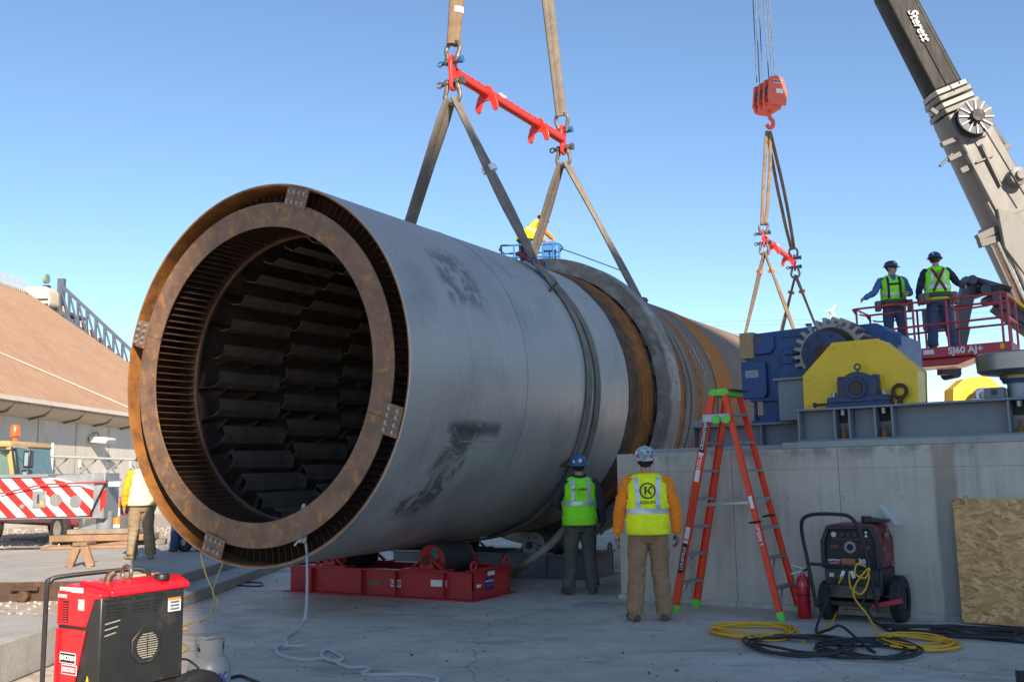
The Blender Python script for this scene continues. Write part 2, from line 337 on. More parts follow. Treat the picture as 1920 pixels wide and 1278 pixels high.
# board (strand) panel
g=NG('strand_board'); co=g.coord(); acc=None
n1=g.noise(co,3,4)
def strand(sc,rot):
    m0=g.N.new('ShaderNodeMapping'); m0.inputs['Rotation'].default_value=(0,rot,0); g.L.new(co,m0.inputs[0]); mp=g.N.new('ShaderNodeMapping'); mp.inputs['Scale'].default_value=(8*sc,1,38*sc); g.L.new(m0.outputs[0],mp.inputs[0])
    v=g.N.new('ShaderNodeTexVoronoi'); v.inputs['Scale'].default_value=1; v.inputs['Randomness'].default_value=1; g.L.new(mp.outputs[0],v.inputs['Vector']); return v
v1=strand(1,.2); v2=strand(1.1,-.45); v3=strand(.9,.8)
s1,_a,_b=g.sep(v1.outputs['Color']); s2,_a,_b=g.sep(v2.outputs['Color']); s3,_a,_b=g.sep(v3.outputs['Color'])
c=g.mix(s1,(.46,.22,.075),(.76,.42,.16)); c2=g.mix(s2,(.36,.165,.055),(.85,.50,.20)); c3=g.mix(s3,(.50,.245,.08),(.80,.45,.18))
c=g.mix(g.rng(g.noise(co,7,2),.48,.52),c,c2); c=g.mix(g.rng(g.noise(co,9,2),.55,.58),c,c3); c=g.mix(g.math('MULTIPLY',g.rng(g.noise(g.coord('Object',(6,1,25)),2,4),.66,.7),.7),c,(.09,.045,.02))
osbm=g.out(c,.75,0,s2,.3,.01)
# ------------------------------------------------------------------ ground
b=MB(); b.add([(-400,-120,-.03),(400,-120,-.03),(400,2500,-.03),(-400,2500,-.03)],[(0,1,2,3)]); ground=struct(b.build('ground',gravelm))
b=MB(); b.add([(-3.9,-60,0),(90,-60,0),(90,70,0),(-4.05,70,0),(-4.05,12,0),(-3.9,8.3,0)],[(0,1,2,3,4,5)]); pad=struct(b.build('concrete_pad',padm))
# loose stones on the dirt left of the pad: one object
b=MB(); rnd=random.Random(3)
for i in range(2600):
    Y=rnd.uniform(6.5,34); X=rnd.uniform(-.60,-.30)*Y
    if X>-4.15 or (13.1<Y<20.2): continue
    r=rnd.uniform(.008,.03)*(1+.02*Y); c=Vector((X,Y,-.03+r*.2)); q=Quaternion((rnd.random(),rnd.random(),rnd.random()),rnd.random()*6)
    b.add([c+q@Vector(p)*r for p in((1,0,0),(-1,.2,0),(0,1,.1),(.1,-1,0),(0,0,.8),(0,.1,-.7))],[(0,2,4),(2,1,4),(1,3,4),(3,0,4),(2,0,5),(1,2,5),(3,1,5),(0,3,5)])
stuff(tag(b.build('gravel',mat('pale_stone',(.50,.46,.40),.9,var=.3,scale=2)),'loose pale stones scattered on the sunlit dirt at left','gravel'))
b=MB(); rnd=random.Random(9)
for i in range(900):
    Y=rnd.uniform(5.5,16); X=rnd.uniform(-.36,.55)*Y
    if X<-3.8: continue
    if W(0,0,0).y and (Vector((X,Y,0))-W0).dot(WV)>-.1 and (Vector((X,Y,0))-W0).dot(WU)>-.1: continue
    r=rnd.uniform(.003,.009)*(2.2 if rnd.random()<.04 else 1); c=Vector((X,Y,r*.3)); q=Quaternion((rnd.random(),rnd.random(),rnd.random()),rnd.random()*6)
    b.add([c+q@Vector(p)*r for p in((1,0,0),(-1,.2,0),(0,1.4,.1),(.1,-1,0),(0,0,.5),(0,.1,-.4))],[(0,2,4),(2,1,4),(1,3,4),(3,0,4),(2,0,5),(1,2,5),(3,1,5),(0,3,5)])
stuff(tag(b.build('grit',mat('dark_grit',(.10,.085,.07),.9,var=.4,scale=2)),'fine dark grit and flakes strewn over the concrete pad','grit'))
# slab, steps and kerbs at left
b=MB(); b.span(-17,-4.95,13.25,20,-.03,.2); struct(b.build('slab',blockc,bevel=.015))
b=MB(); b.span(-17,-4.95,13.16,13.245,-.03,.215); struct(b.build('slab_edge',rustd,bevel=.006))
for nm,x0,x1,y0,y1,zt in (('step',-4.94,-4.56,12.6,19,.26),('step',-4.55,-4.06,11.5,17.5,.13)):
    b=MB(); b.prism([(x0,-.03),(x1,-.03),(x1-.02,zt),(x0,zt)],y0,y1); struct(b.build(nm,blockc,bevel=.012))
b=MB(); b.prism([(-4.9,-.03),(-4.0,-.03),(-4.0,.3),(-4.9,.3)],6.2,9.35); kb=struct(b.build('kerb_wall',blockc,bevel=.015))
# steel lifting lug on the slab edge, timber pieces
t_=thing('steel_bracket','rusty steel bracket bolted to the slab edge at far left','bracket',(-6.55,13.14,.02))
b=MB(); b.box((0,-.03,.12),(.36,.06,.05)); b.build('plate',rustd,t_,bevel=.006)
b=MB(); b.cyl((0,-.1,.03),(0,0,.03),.075,n=18); b.build('boss',rustd,t_,bevel=.004)
tag(MB().prism([(-.5,0),(.5,0),(.48,.07),(-.5,.085)],-.05,.05).build('timber_offcut',woodm,mw=Matrix.Translation((-5.35,9.9,-.02))@Matrix.Rotation(.25,4,'Z')),'split timber offcut lying on the dirt beyond the kerb','timber')
tag(MB().prism([(-.35,0),(.35,0),(.35,.05),(-.35,.06)],-.07,.07).build('timber_plank',woodm,mw=Matrix.Translation((-3.62,6.6,.004))@Matrix.Rotation(.5,4,'Z')),'short timber plank lying beside the red welder wheel','timber')
# big steel-clad hall standing behind the camera: its shade falls over the pad
hall=thing('hall','grey metal-clad hall behind the viewpoint shading the pad','building',(15.65,-42.3,0),rad(20))
b=MB(); b.span(0,17,-14,0,0,38.2); b.build('wall',mat('grey_cladding',(.3,.31,.32),.6,var=.1),hall)
# ------------------------------------------------------------------ the drum
drum=thing('rotary_drum','huge grey and rusted rotary drum with open slotted front end, lying on roller stands','drum',mw=DM)
def cylwall(r,s0,s1,n=160,rows=1,inward=False):
    b=MB(); b.lathe([(r,s0+(s1-s0)*i/rows) for i in range(rows+1)],n,ax='Y'); return b
b=MB(); b.lathe([(DR-.028,22),(DR-.028,.78)],160,ax='Y'); b.build('inner_wall',flightm,drum)
b=MB(); b.lathe([(DR-.03,.78),(DR-.03,0),(DR-.012,-.004),(DR,.004),(DR,5.66)],192,ax='Y'); b.mi=0
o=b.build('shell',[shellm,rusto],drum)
for p in o.data.polygons:
    c=p.center
    if math.hypot(c.x,c.z)<DR-.008 : p.material_index=1
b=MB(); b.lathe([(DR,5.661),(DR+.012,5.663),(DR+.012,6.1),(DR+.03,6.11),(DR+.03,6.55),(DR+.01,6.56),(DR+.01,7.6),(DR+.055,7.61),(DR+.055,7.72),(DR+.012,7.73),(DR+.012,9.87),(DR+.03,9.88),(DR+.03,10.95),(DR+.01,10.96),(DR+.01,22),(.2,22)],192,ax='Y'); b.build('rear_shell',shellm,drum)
# riding ring
tyrem=mat('tyre_cast_steel',(.27,.225,.185),.75,.15,var=.35,scale=4,bump=.8,bscale=10,col2=(.40,.36,.33),lo=.5,hi=.62,s2=3)
b=MB(); b.lathe([(2.235,6.7),(2.47,6.68),(2.49,6.7),(2.49,7.1),(2.47,7.12),(2.235,7.12),(2.235,6.7)],160,ax='Y'); b.build('riding_ring',tyrem,drum)
pm=MB().box((2.222,6.9,0),(.024,.66,.22)).mesh('wedge_pad',rustd)
for k in range(28): obj('wedge_pad',pm,drum,mw=Matrix.Rotation(2*PI*k/28+.05,4,'Y'))
# front annular plate, in four bolted segments
def arcplate(r0,r1,a0,a1,y0,y1,n=40):
    b=MB(); vs=[]; 
    for i in range(n+1):
        a=a0+(a1-a0)*i/n
        for r,yy in((r0,y0),(r1,y0),(r1,y1),(r0,y1)): vs.append((r*math.cos(a),yy,r*math.sin(a)))
    fs=[(i*4+k,i*4+(k+1)%4,i*4+4+(k+1)%4,i*4+4+k) for i in range(n) for k in range(4)]+[(0,1,2,3),tuple(n*4+k for k in(3,2,1,0))]
    return b.add(vs,fs)
TABS=[72.3,162.4,252.4,342.0]
for k,a in enumerate(TABS):
    a1=TABS[(k+1)%4]+(360 if k==3 else 0)
    ring=arcplate(1.69,1.972,rad(a)+.0012,rad(a1)-.0012,.008,.026).build('face_plate',rustp,drum,bevel=.003)
hexm=MB(); hexm.cyl((0,0,0),(0,-.018,0),.021,n=6); hexm.cyl((0,-.016,0),(0,-.028,0),.012,n=10); hexm.cyl((0,.002,0),(0,-.004,0),.026,n=14); hexm=hexm.mesh('bolt',boltm)
for a in TABS:
    T=Matrix.Rotation(-rad(a),4,'Y')
    tb=MB(); tb.span(1.93,2.156,-.012,.006,-.165,.165); tab=tb.build('splice_tab',rustp,drum,bevel=.003,mw=T)
    for q in (-.115,-.042,.042,.115):
        for r in (1.985,2.10): obj('bolt',hexm,tab,mw=Matrix.Translation((r,-.012,q)))
# vanes between the face plate and the inner dam ring
vm=MB().prism([(1.725,.03),(1.95,.03),(1.97,.24),(2.155,.26),(2.155,.655),(1.725,.655)],-.004,.004,'XY').mesh('vane',rustd)
for k in range(132): obj('vane',vm,drum,mw=Matrix.Rotation(2*PI*(k+.5)/132,4,'Y'))
b=MB(); b.lathe([(1.69,.655),(1.715,.64),(1.74,.655),(DR-.03,.655),(DR-.03,.70),(1.70,.70),(1.69,.655)],160,ax='Y'); b.build('dam_ring',rustd,drum)
# lifting flights inside, rows staggered
def flight(L):
    b=MB(); th=.016
    prof=[(2.17,0),(1.82,0),(1.735,-.07),(1.73,-.215)]          # radius, rise: a plate with two bends
    back=[(1.746,-.215),(1.751,-.077),(1.826,-.016),(2.17,-.016)]
    pr=prof+back; m=len(pr); vs=[]
    for s in (0,L):
        for i,(r,h) in enumerate(pr): vs.append((r,s+((.05 if i in (2,3,4,5) else 0) if s==0 else 0),h))
    b.add(vs,[tuple(range(m)),tuple(range(2*m-1,m-1,-1))]+[(i,(i+1)%m,(i+1)%m+m,i+m) for i in range(m)])
    for s in (.28*L,.78*L): b.add([(2.16,s,.005),(1.9,s,.005),(2.16,s,.12),(2.16,s+.014,.005),(1.9,s+.014,.005),(2.16,s+.014,.12)],[(0,1,2),(5,4,3),(0,3,4,1),(1,4,5,2),(2,5,3,0)])
    return b.mesh('flight',flightm,20)
fm=flight(1.16); NF=30
for ringk in range(5):
    for k in range(NF):
        a=2*PI*(k+(.5 if ringk%2 else 0))/NF+ringk*.03
        obj('flight',fm,drum,mw=Matrix.Translation((0,1.05+ringk*1.24,0))@Matrix.Rotation(-a,4,'Y'))
# paint marks, lifting lugs, seam strap
for a,s in ((38.4,4.05),(-29.8,3.99)):
    b=MB(); b.prism([(0,-.14),(.15,-.02),(.15,.04),(0,.14)],-.015,.015,'XY'); b.build('welded_lug',rustd,drum,bevel=.004,mw=Matrix.Rotation(-rad(a),4,'Y')@Matrix.Translation((DR-.01,s,0))@Matrix.Rotation(.5,4,'X'))
b=MB(); b.lathe([(DR-.002,2.463),(DR+.004,2.467),(DR+.004,2.475),(DR-.002,2.479)],192,ax='Y'); b.build('weld_bead',shellm,drum)
for a0,s0,s1 in ((-22.4,1.15,2.46),(-22.1,2.48,3.62),(40,2.48,5.6)):
    b=MB(); b.span(DR-.003,DR+.004,s0,s1,-.006,.006); b.build('weld_bead',shellm,drum,mw=Matrix.Rotation(-rad(a0),4,'Y'))
chalk=mat('chalk_mark',(.62,.62,.60),.9)
rn=random.Random(12)
for a,s,L in ((18,9.2,.5),(12,9.35,.45),(8,9.25,.3),(2,9.4,.3),(-4,9.3,.25),(22,10.0,.3),(20,8.95,.35),(55,2.0,.3)):
    b=MB(); n=8; v=[]
    for i in range(n+1):
        q=rad(a+L*14*i/n); ss=s+.04*math.sin(i*.9)
        for ds in (-.008,.008): v.append(((DR+.034)*math.cos(q) if s>5 else (DR+.002)*math.cos(q),ss+ds,(DR+.034)*math.sin(q) if s>5 else (DR+.002)*math.sin(q)))
    b.add(v,[(2*i,2*i+1,2*i+3,2*i+2) for i in range(n)]); b.build('chalk_mark',chalk,drum)
for sx,sz,L in ((1.2,0,.0),):
    pass
# ------------------------------------------------------------------ roller stands
def roller_stand(label, s0, paint, discpaint, grp, tlen=1.48, marks=False):
    base=D(0,s0,0); base.z=0
    root=thing('roller_stand',label,'roller stand',base,-DAZ,grp)
    wdt=1.03; h=.35
    for y0 in (0,wdt):                   # long channels
        b=MB(); sgn=1 if y0==0 else -1
        b.span(-tlen,tlen,y0-.006+sgn*.05,y0+.006+sgn*.05,.018,h-.018); b.span(-tlen,tlen,min(y0-sgn*.03,y0+sgn*.09),max(y0-sgn*.03,y0+sgn*.09),0,.018); b.span(-tlen,tlen,min(y0-sgn*.03,y0+sgn*.09),max(y0-sgn*.03,y0+sgn*.09),h-.018,h)
        for q in (-1.05,-.2,.35,1.1): b.span(q-.008,q+.008,min(y0-sgn*.025,y0+sgn*.05),max(y0-sgn*.025,y0+sgn*.05),.018,h-.018)
        b.build('channel',paint,root,bevel=.003)
    for x0 in (-tlen,tlen):
        b=MB(); sg=-1 if x0>0 else 1
        b.span(x0-.006,x0+.006,.1,wdt-.1,.0,h-.001); b.span(min(x0,x0-sg*.07),max(x0,x0-sg*.07),-.03,wdt+.03,-.0+.001,.016); b.span(min(x0-sg*.05,x0+sg*.1),max(x0-sg*.05,x0+sg*.1),.08,wdt-.08,h+.001,h+.016)
        b.build('end_plate',paint,root,bevel=.003)
        for yy in (.14,wdt-.1):
            b=MB(); b.tube([(0,.055*math.cos(a),.055*math.sin(a)) for a in [2*PI*i/16 for i in range(16)]],.018,8,closed=True)
            b.build('lifting_eye',paint,root,mw=Matrix.Translation((x0-sg*(-.03),yy,h+.06)))
    for sx in (-1,1):
        cx,cz,r=.80*sx,.47,.205
        wh=MB(); 
        for k in range(3):
            y0=.17+k*.235; wh.lathe([(r*.9,y0),(r,y0+.02),(r,y0+.205),(r*.9,y0+.225)],40,ax='Y')
        wh.mi=0; wo=wh.build('wheel',rubber,root,mw=Matrix.Translation((cx,0,cz)))
        b=MB(); b.lathe([(.03,.15),(r*.93,.15),(r*.98,.168),(r*.9,.18),(r*.9,.86),(r*.98,.872),(r*.93,.89),(.03,.89)],40,ax='Y'); b.build('rim',discpaint,wo,bevel=.003)
        bm_=MB()
        for k in range(6):
            a=k*PI/3; bm_.cyl((r*.6*math.cos(a),.15,r*.6*math.sin(a)),(r*.6*math.cos(a),.142,r*.6*math.sin(a)),.014,n=8)
        bm_.build('rim_bolts',darkm,wo)
        for yy in (.075,.955):
            b=MB(); b.prism([(-.13,-.12),(.13,-.12),(.05,.06),(-.05,.06)],yy-.03,yy+.03); b.build('bearing_plate',discpaint,root,bevel=.006,mw=Matrix.Translation((cx,0,cz)))
            b=MB(); b.lathe([(.0,yy-.065),(.045,yy-.06),(.055,yy-.05),(.06,yy+.04),(.0,yy+.05)],24,ax='Y'); b.build('axle_cap',rustd,root,mw=Matrix.Translation((cx,0,cz)))
            b=MB(); b.beam((.02,yy,.05),(.24,yy,-.1),.05,.022); b.beam((-.02,yy,.05),(-.24,yy,-.1),.05,.022); b.build('brace',discpaint,root,mw=Matrix.Translation((cx,0,cz)))
        b=MB(); b.span(cx-.36,cx+.36,-.02,.16,h+.001,h+.02); b.span(cx-.36,cx+.36,.87,1.05,h+.001,h+.02); b.build('bearing_base',paint,root,bevel=.003)
    return root
rs=roller_stand('red steel roller stand with rubber wheels under the front of the drum',2.17,redp,redp,'roller stands under the drum')
mt=lambda x,z: Matrix.Translation((x,-.034,z))@Matrix.Rotation(PI/2,4,'X')
MB().box((0,0,0),(.17,.09,.002)).build('white_sticker',white,rs,mw=Matrix.Translation((.33,.036,.175))@Matrix.Rotation(PI/2,4,'X'))
MB().box((0,0,0),(.24,.08,.002)).build('white_sticker',white,rs,mw=Matrix.Translation((1.0,.036,.2))@Matrix.Rotation(PI/2,4,'X'))
MB().box((0,0,0),(.22,.06,.002)).build('name_plate',mat('brass_plate',(.16,.12,.06),.5,.4),rs,mw=Matrix.Translation((-.02,.036,.17))@Matrix.Rotation(PI/2,4,'X'))
text('stand_number','5343',.085,black,rs,Matrix.Translation((.33,.033,.175))@Matrix.Rotation(PI/2,4,'X'),bold=.002)
E_=Matrix.Rotation(PI/2,4,'Z')@Matrix.Rotation(PI/2,4,'X')
MB().box((0,0,0),(.2,.16,.002)).build('blue_sticker',mat('navy_print',(.02,.025,.12),.5),rs,mw=Matrix.Translation((1.488,.45,.18))@E_)
text('sticker_text','Red-D-Arc',.042,white,rs,Matrix.Translation((1.491,.45,.21))@E_); text('sticker_text','Welderentals',.03,mat('pink_print',(.7,.08,.2),.5),rs,Matrix.Translation((1.491,.45,.16))@E_)
MB().box((0,0,0),(.17,.05,.002)).build('white_sticker',white,rs,mw=Matrix.Translation((1.488,.5,.3))@E_); MB().box((0,0,0),(.1,.035,.002)).build('white_sticker',white,rs,mw=Matrix.Translation((1.488,.2,.17))@E_)
MB().lathe([(.0,-.001),(.075,0),(.0,.001)],12).build('primer_patch',mat('teal_primer',(.05,.2,.17),.6),rs,mw=Matrix.Translation((.86,.147,.55))@Matrix.Rotation(PI/2,4,'X')@Matrix.Diagonal((.7,1.1,1,1)))
roller_stand('grey steel roller stand with rubber wheels under the drum behind the red stand',4.86,mat('grey_stand_paint',(.155,.165,.18),.6,var=.2,scale=4,col2=(.1,.095,.09),lo=.55,hi=.75),galv,'roller stands under the drum',tlen=1.75)
# ------------------------------------------------------------------ pier and machinery on it
PT=1.755
pier=thing('pier','long grey concrete pier with a red chalk line near its top','pier',W0,WROT)
b=MB(); b.span(0,8.5,0,5.2,-.02,PT); b.build('wall',pierm,pier,bevel=.012)
b=MB(); b.span(2.1,8.5,.1,5.1,PT+.001,PT+.075); b.span(.35,2.099,.35,5.1,PT+.001,PT+.06); b.build('grout_bed',blockc,pier,bevel=.01)
b=MB(); b.span(-.01,8.5,-.05,-.001,-.02,.055); b.build('kicker',pierm,pier,bevel=.01)
tie=MB(); tie.lathe([(.016,-.0015),(.013,.0),(.010,.018),(0,.02)],12,ax='Y'); tie=tie.mesh('tie_hole',mat('tie_shadow',(.10,.095,.09),.9))
for a_ in [.35+.61*i for i in range(9)]:
    for z_ in (.42,1.22): obj('tie_hole',tie,pier,mw=Matrix.Translation((a_,-.0006,z_)))
def at_(a,b_,z): return W(a,b_,z)
# front base frame
FB,FT=PT+.076,2.205
fr=thing('base_frame','grey steel base frame with stiffeners on the front edge of the pier','frame',W(0,0,0),WROT)
st_a=[WX(q,800,.25)[0] for q in (1498.6,1566,1594,1642,1674.6,1894)]
a0=st_a[0]-.03
for y0,y1 in ((.22,.62),(.95,1.3)):
    b=MB(); b.span(a0,8.4,y0,y1,FT-.024,FT); b.span(a0,8.4,y0,y1,FB,FB+.024); b.build('flange',greyp,fr,bevel=.003)
    b=MB(); b.span(a0,8.4,(y0+y1)/2-.01,(y0+y1)/2+.01,FB+.024,FT-.024); b.build('web',greyp,fr)
    for q in st_a+[5.4,6.5,7.6]:
        b=MB(); b.span(q-.011,q+.011,y0+.012,(y0+y1)/2-.011,FB+.025,FT-.025); b.build('stiffener',greyp,fr,bevel=.002)
for x0,y0 in ((1583,1),(1660,1),(1916,1)):
    a_=WX(x0,815,.3)[0]; b=MB(); b.cyl((a_,.30,FB+.02),(a_,.30,FB+.16),.02,n=10); b.cyl((a_,.30,FB+.025),(a_,.30,FB+.075),.036,n=6); b.build('anchor_bolt',rusto,fr)
    b=MB(); b.span(a_-.1,a_+.1,.4,.41,FT-.17,FT-.03); b.build('slot_plate',black,fr)
    b=MB(); b.cyl((a_+.0,.31,FT-.09),(a_,.31,FT-.03),.028,n=6); b.build('nut',boltm,fr)
# rear base frame (drive)
fr2=thing('base_frame','lower grey steel base frame carrying the blue drive on the pier','frame',W(0,0,0),WROT)
b=MB(); b.span(.42,2.45,1.25,1.75,2.10,2.125); b.span(.42,2.45,1.25,1.75,PT+.062,PT+.085); b.build('flange',greyp,fr2,bevel=.003)
b=MB(); b.span(.44,2.45,1.42,1.44,PT+.085,2.10); b.build('web',greyp,fr2)
for q in (.46,.62,1.4,2.1): b=MB(); b.span(q-.01,q+.01,1.27,1.419,PT+.086,2.099); b.build('stiffener',greyp,fr2,bevel=.002)
b=MB(); b.span(.45,.62,1.3,1.5,2.126,2.2); b.cyl((.53,1.4,2.2),(.53,1.4,2.24),.03,n=6); b.build('jacking_block',galv,fr2,bevel=.004)
# pedestal under the pinion bearing
pe=thing('pedestal','grey steel box pedestal beside the blue gearbox','pedestal',W(0,0,0),WROT)
aL=WX(1458,720,1.0)[0]; aR=WX(1512,720,1.0)[0]+.25
b=MB(); b.span(aL,aR,1.0,1.55,2.126,2.62); b.build('box_body',greyp,pe,bevel=.006)
b=MB(); b.span(aL-.04,aR,.95,1.6,2.621,2.65); b.build('top_plate',greyp,pe,bevel=.003)
b=MB(); b.span(aL+.13,aL+.35,1.02,1.2,2.651,2.69); b.span(aL+.42,aR,1.02,1.5,2.651,2.76); b.build('sole_plate',navyp,pe,bevel=.004)
# pinion
gc_a,gc_z=WX(1549,662,1.15)
pin=thing('pinion_gear','large bare steel pinion gear with square teeth behind the yellow guard','gear',W(gc_a,1.15,gc_z),WROT)
NTH=26; ro,rr_=.47,.385; poly=[]
for k in range(NTH):
    for f,r in ((-.30,rr_),(-.17,ro),(.17,ro),(.30,rr_)):
        a=2*PI*(k+f)/NTH; poly.append((r*math.cos(a),r*math.sin(a)))
b=MB(); b.prism(poly,.16,.55); b.build('toothed_rim',steel,pin,bevel=.004)
b=MB(); b.lathe([(0,.1),(.12,.1),(.12,.15),(.33,.15),(.34,.158)],40,ax='Y'); b.build('hub',rustd,pin)
b=MB(); b.lathe([(.0,-.13),(.1,-.13),(.105,-.12),(.12,-.115),(.27,-.09),(.28,-.08),(.28,.06),(.0,.06)],40,ax='Y'); b.span(-.36,.36,-.08,.06,-.32,-.17); b.build('bearing_housing',navyp,pin,bevel=.01)
b=MB(); b.lathe([(.0,-.145),(.09,-.145),(.095,-.131)],24,ax='Y'); b.build('shaft_end',rustd,pin)
for s in (-.12,.18):
    b=MB(); b.tube([(s+.03*math.cos(q),0,.30+.03*math.sin(q)) for q in [2*PI*i/14 for i in range(14)]],.008,6,closed=True); b.build('eye_bolt',navyp,pin)
for k in range(8):
    q=2*PI*k/8+.3; b=MB(); b.cyl((.23*math.cos(q),-.098,.23*math.sin(q)),(.23*math.cos(q),-.12,.23*math.sin(q)),.016,n=6); b.build('cap_bolt',navyp,pin)
# gearbox
gl=WX(1400,700,1.7)[0]; gr_=WX(1690,640,1.7)[0]
gb=thing('gearbox','big blue cast gearbox with round side covers left of the pinion','gearbox',W(gl,1.7,2.126),WROT)
GW=gr_-gl; 
def zpx(y_,x_=1450,bb=1.7): return WX(x_,y_,bb)[1]-2.126
ztop=zpx(618); zr=zpx(604,1650)
b=MB(); b.prism([(0,.42),(.20,.40),(.20,.12),(.06,.12),(.06,.0),(.9,0),(.9,.3),(GW,.3),(GW,zr-.17),(GW-.14,zr-.12),(GW-.28,zr),(1.35,zr),(1.3,ztop),(.0,ztop-.03)],0,1.0); b.build('casing',bluep,gb,bevel=.018)
b=MB(); b.prism([(-.04,.34),(.26,.34),(.30,.40),(.30,ztop-.42),(-.04,ztop-.40)],-.09,-.001); b.build('front_rib_block',bluep,gb,bevel=.012)
b=MB(); b.span(-.07,.13,-.03,.25,ztop-.36,ztop-.005); b.build('flange_lug',mat('bare_flange',(.42,.27,.12),.6,.2,var=.2),gb,bevel=.01)
b=MB(); b.prism([(.14,ztop-.32),(.36,ztop-.32),(.42,ztop-.24),(.42,ztop-.08),(.14,ztop-.08)],-.05,-.001); b.build('top_corner_pad',bluep,gb,bevel=.012)
b=MB(); b.cyl((.21,-.06,ztop-.14),(.21,-.05,ztop-.14),.035,n=16); b.build('plug',rusto,gb)
for cx_,cz_,r_2 in ((.62,.60,.21),(.95,.66,.24),(.60,.86,.13)):
    b=MB(); b.lathe([(0,-.075),(r_2*.72,-.075),(r_2*.75,-.06),(r_2*.97,-.055),(r_2,-.045),(r_2,0)],36,c=(cx_,0,cz_),ax='Y'); cv=b.build('bearing_cover',bluep,gb,bevel=.005)
    for k in range(8):
        q=2*PI*k/8; b=MB(); b.cyl((cx_+r_2*.87*math.cos(q),-.055,cz_+r_2*.87*math.sin(q)),(cx_+r_2*.87*math.cos(q),-.068,cz_+r_2*.87*math.sin(q)),.013,n=6); b.build('cover_bolt',bluep,cv)
b=MB(); b.span(.06,.95,-.08,-.001,.0,.05); b.span(.06,.95,-.08,-.001,.3,.345); 
for q in (.1,.42,.75): b.span(q,q+.03,-.07,-.002,.05,.3)
b.build('foot_rib',bluep,gb,bevel=.006)
b=MB(); b.cyl((.78,.3,ztop),(.78,.3,ztop+.05),.03,n=10); b.cyl((.78,.3,ztop+.05),(.78,.3,ztop+.075),.045,n=10); b.build('breather',bluep,gb)
b=MB(); b.span(.5,1.25,-.02,-.001,ztop-.12,ztop-.03); b.build('edge_flange',bluep,gb,bevel=.006)
b=MB(); b.prism([(GW-.5,zr-.36),(GW+.02,zr-.42),(GW+.02,zr-.33),(GW-.12,zr-.24)],-.25,-.001); b.build('input_bracket',bluep,gb,bevel=.01)
for q in range(9): MB().cyl((.55+.08*q,-.021,ztop-.075),(.55+.08*q,-.035,ztop-.075),.014,n=6).build('casing_bolt',bluep,gb)
for q in range(7): MB().cyl((.12+.12*q,-.081,.32),(.12+.12*q,-.095,.32),.014,n=6).build('casing_bolt',bluep,gb)
MB().span(.02,.2,-.094,-.0905,.62,.72).build('data_plate',galv,gb)
MB().tube(smooth_path([(.5,-.03,ztop-.3),(.62,-.08,ztop-.36),(.78,-.08,ztop-.33),(.9,-.05,ztop-.2),(.95,-.02,ztop-.13)]),.012,8).build('oil_line',darkm,gb)
# yellow guards
def guard(label, pts, bfront, depth, base_z, k=1.0):
    P=[WX(x_,y_,bfront) for x_,y_ in pts]; am=sum(p[0] for p in P)/len(P)
    t=thing('roller_guard',label,'guard',W(am,bfront,base_z),WROT,'yellow roller guards')
    q=[(a-am,z-base_z) for a,z in P]
    MB().prism(q,0,.012).build('front_plate',yellowp,t,bevel=.003)
    MB().prism(q,depth,depth+.012).build('back_plate',yellowp,t,bevel=.003)
    n=len(q)
    for i in range(n-1):
        (x0,z0),(x1,z1)=q[i],q[i+1]
        if abs(x1-x0)+abs(z1-z0)<.01: continue
        m=Vector((-(z1-z0),0,(x1-x0))).normalized()
        ins=.016
        p0=Vector((x0,depth/2+.006,z0))+m*-ins; p1=Vector((x1,depth/2+.006,z1))+m*-ins
        MB().beam(p0,p1,depth-.05 if i in (0,n-2) else depth-.03,.010,up=m).build('rim_strip',yellowp,t)
    r=min(z for _,z in q[1:3])*.78
    b=MB(); b.lathe([(.05,.05),(r,.05),(r,depth-.04),(.05,depth-.04)],48,c=(0,0,r*.55),ax='Y'); b.build('support_roller',steel,t)
    return t,am
g1,am1=guard('large yellow steel roller guard on the front base frame of the pier',[(1508,768),(1505,704),(1560,642),(1647,634),(1720,691),(1722,766)],.52,.42,FT+.002)
for (x_,y_) in ((1515,760),(1515,712),(1562,650),(1600,645),(1642,641),(1712,698),(1716,755)):
    a_,z_=WX(x_,y_,.52); MB().cyl((a_-am1,-.014,z_-FT-.002),(a_-am1,0,z_-FT-.002),.016,n=6).build('bolt',yellowp,g1)
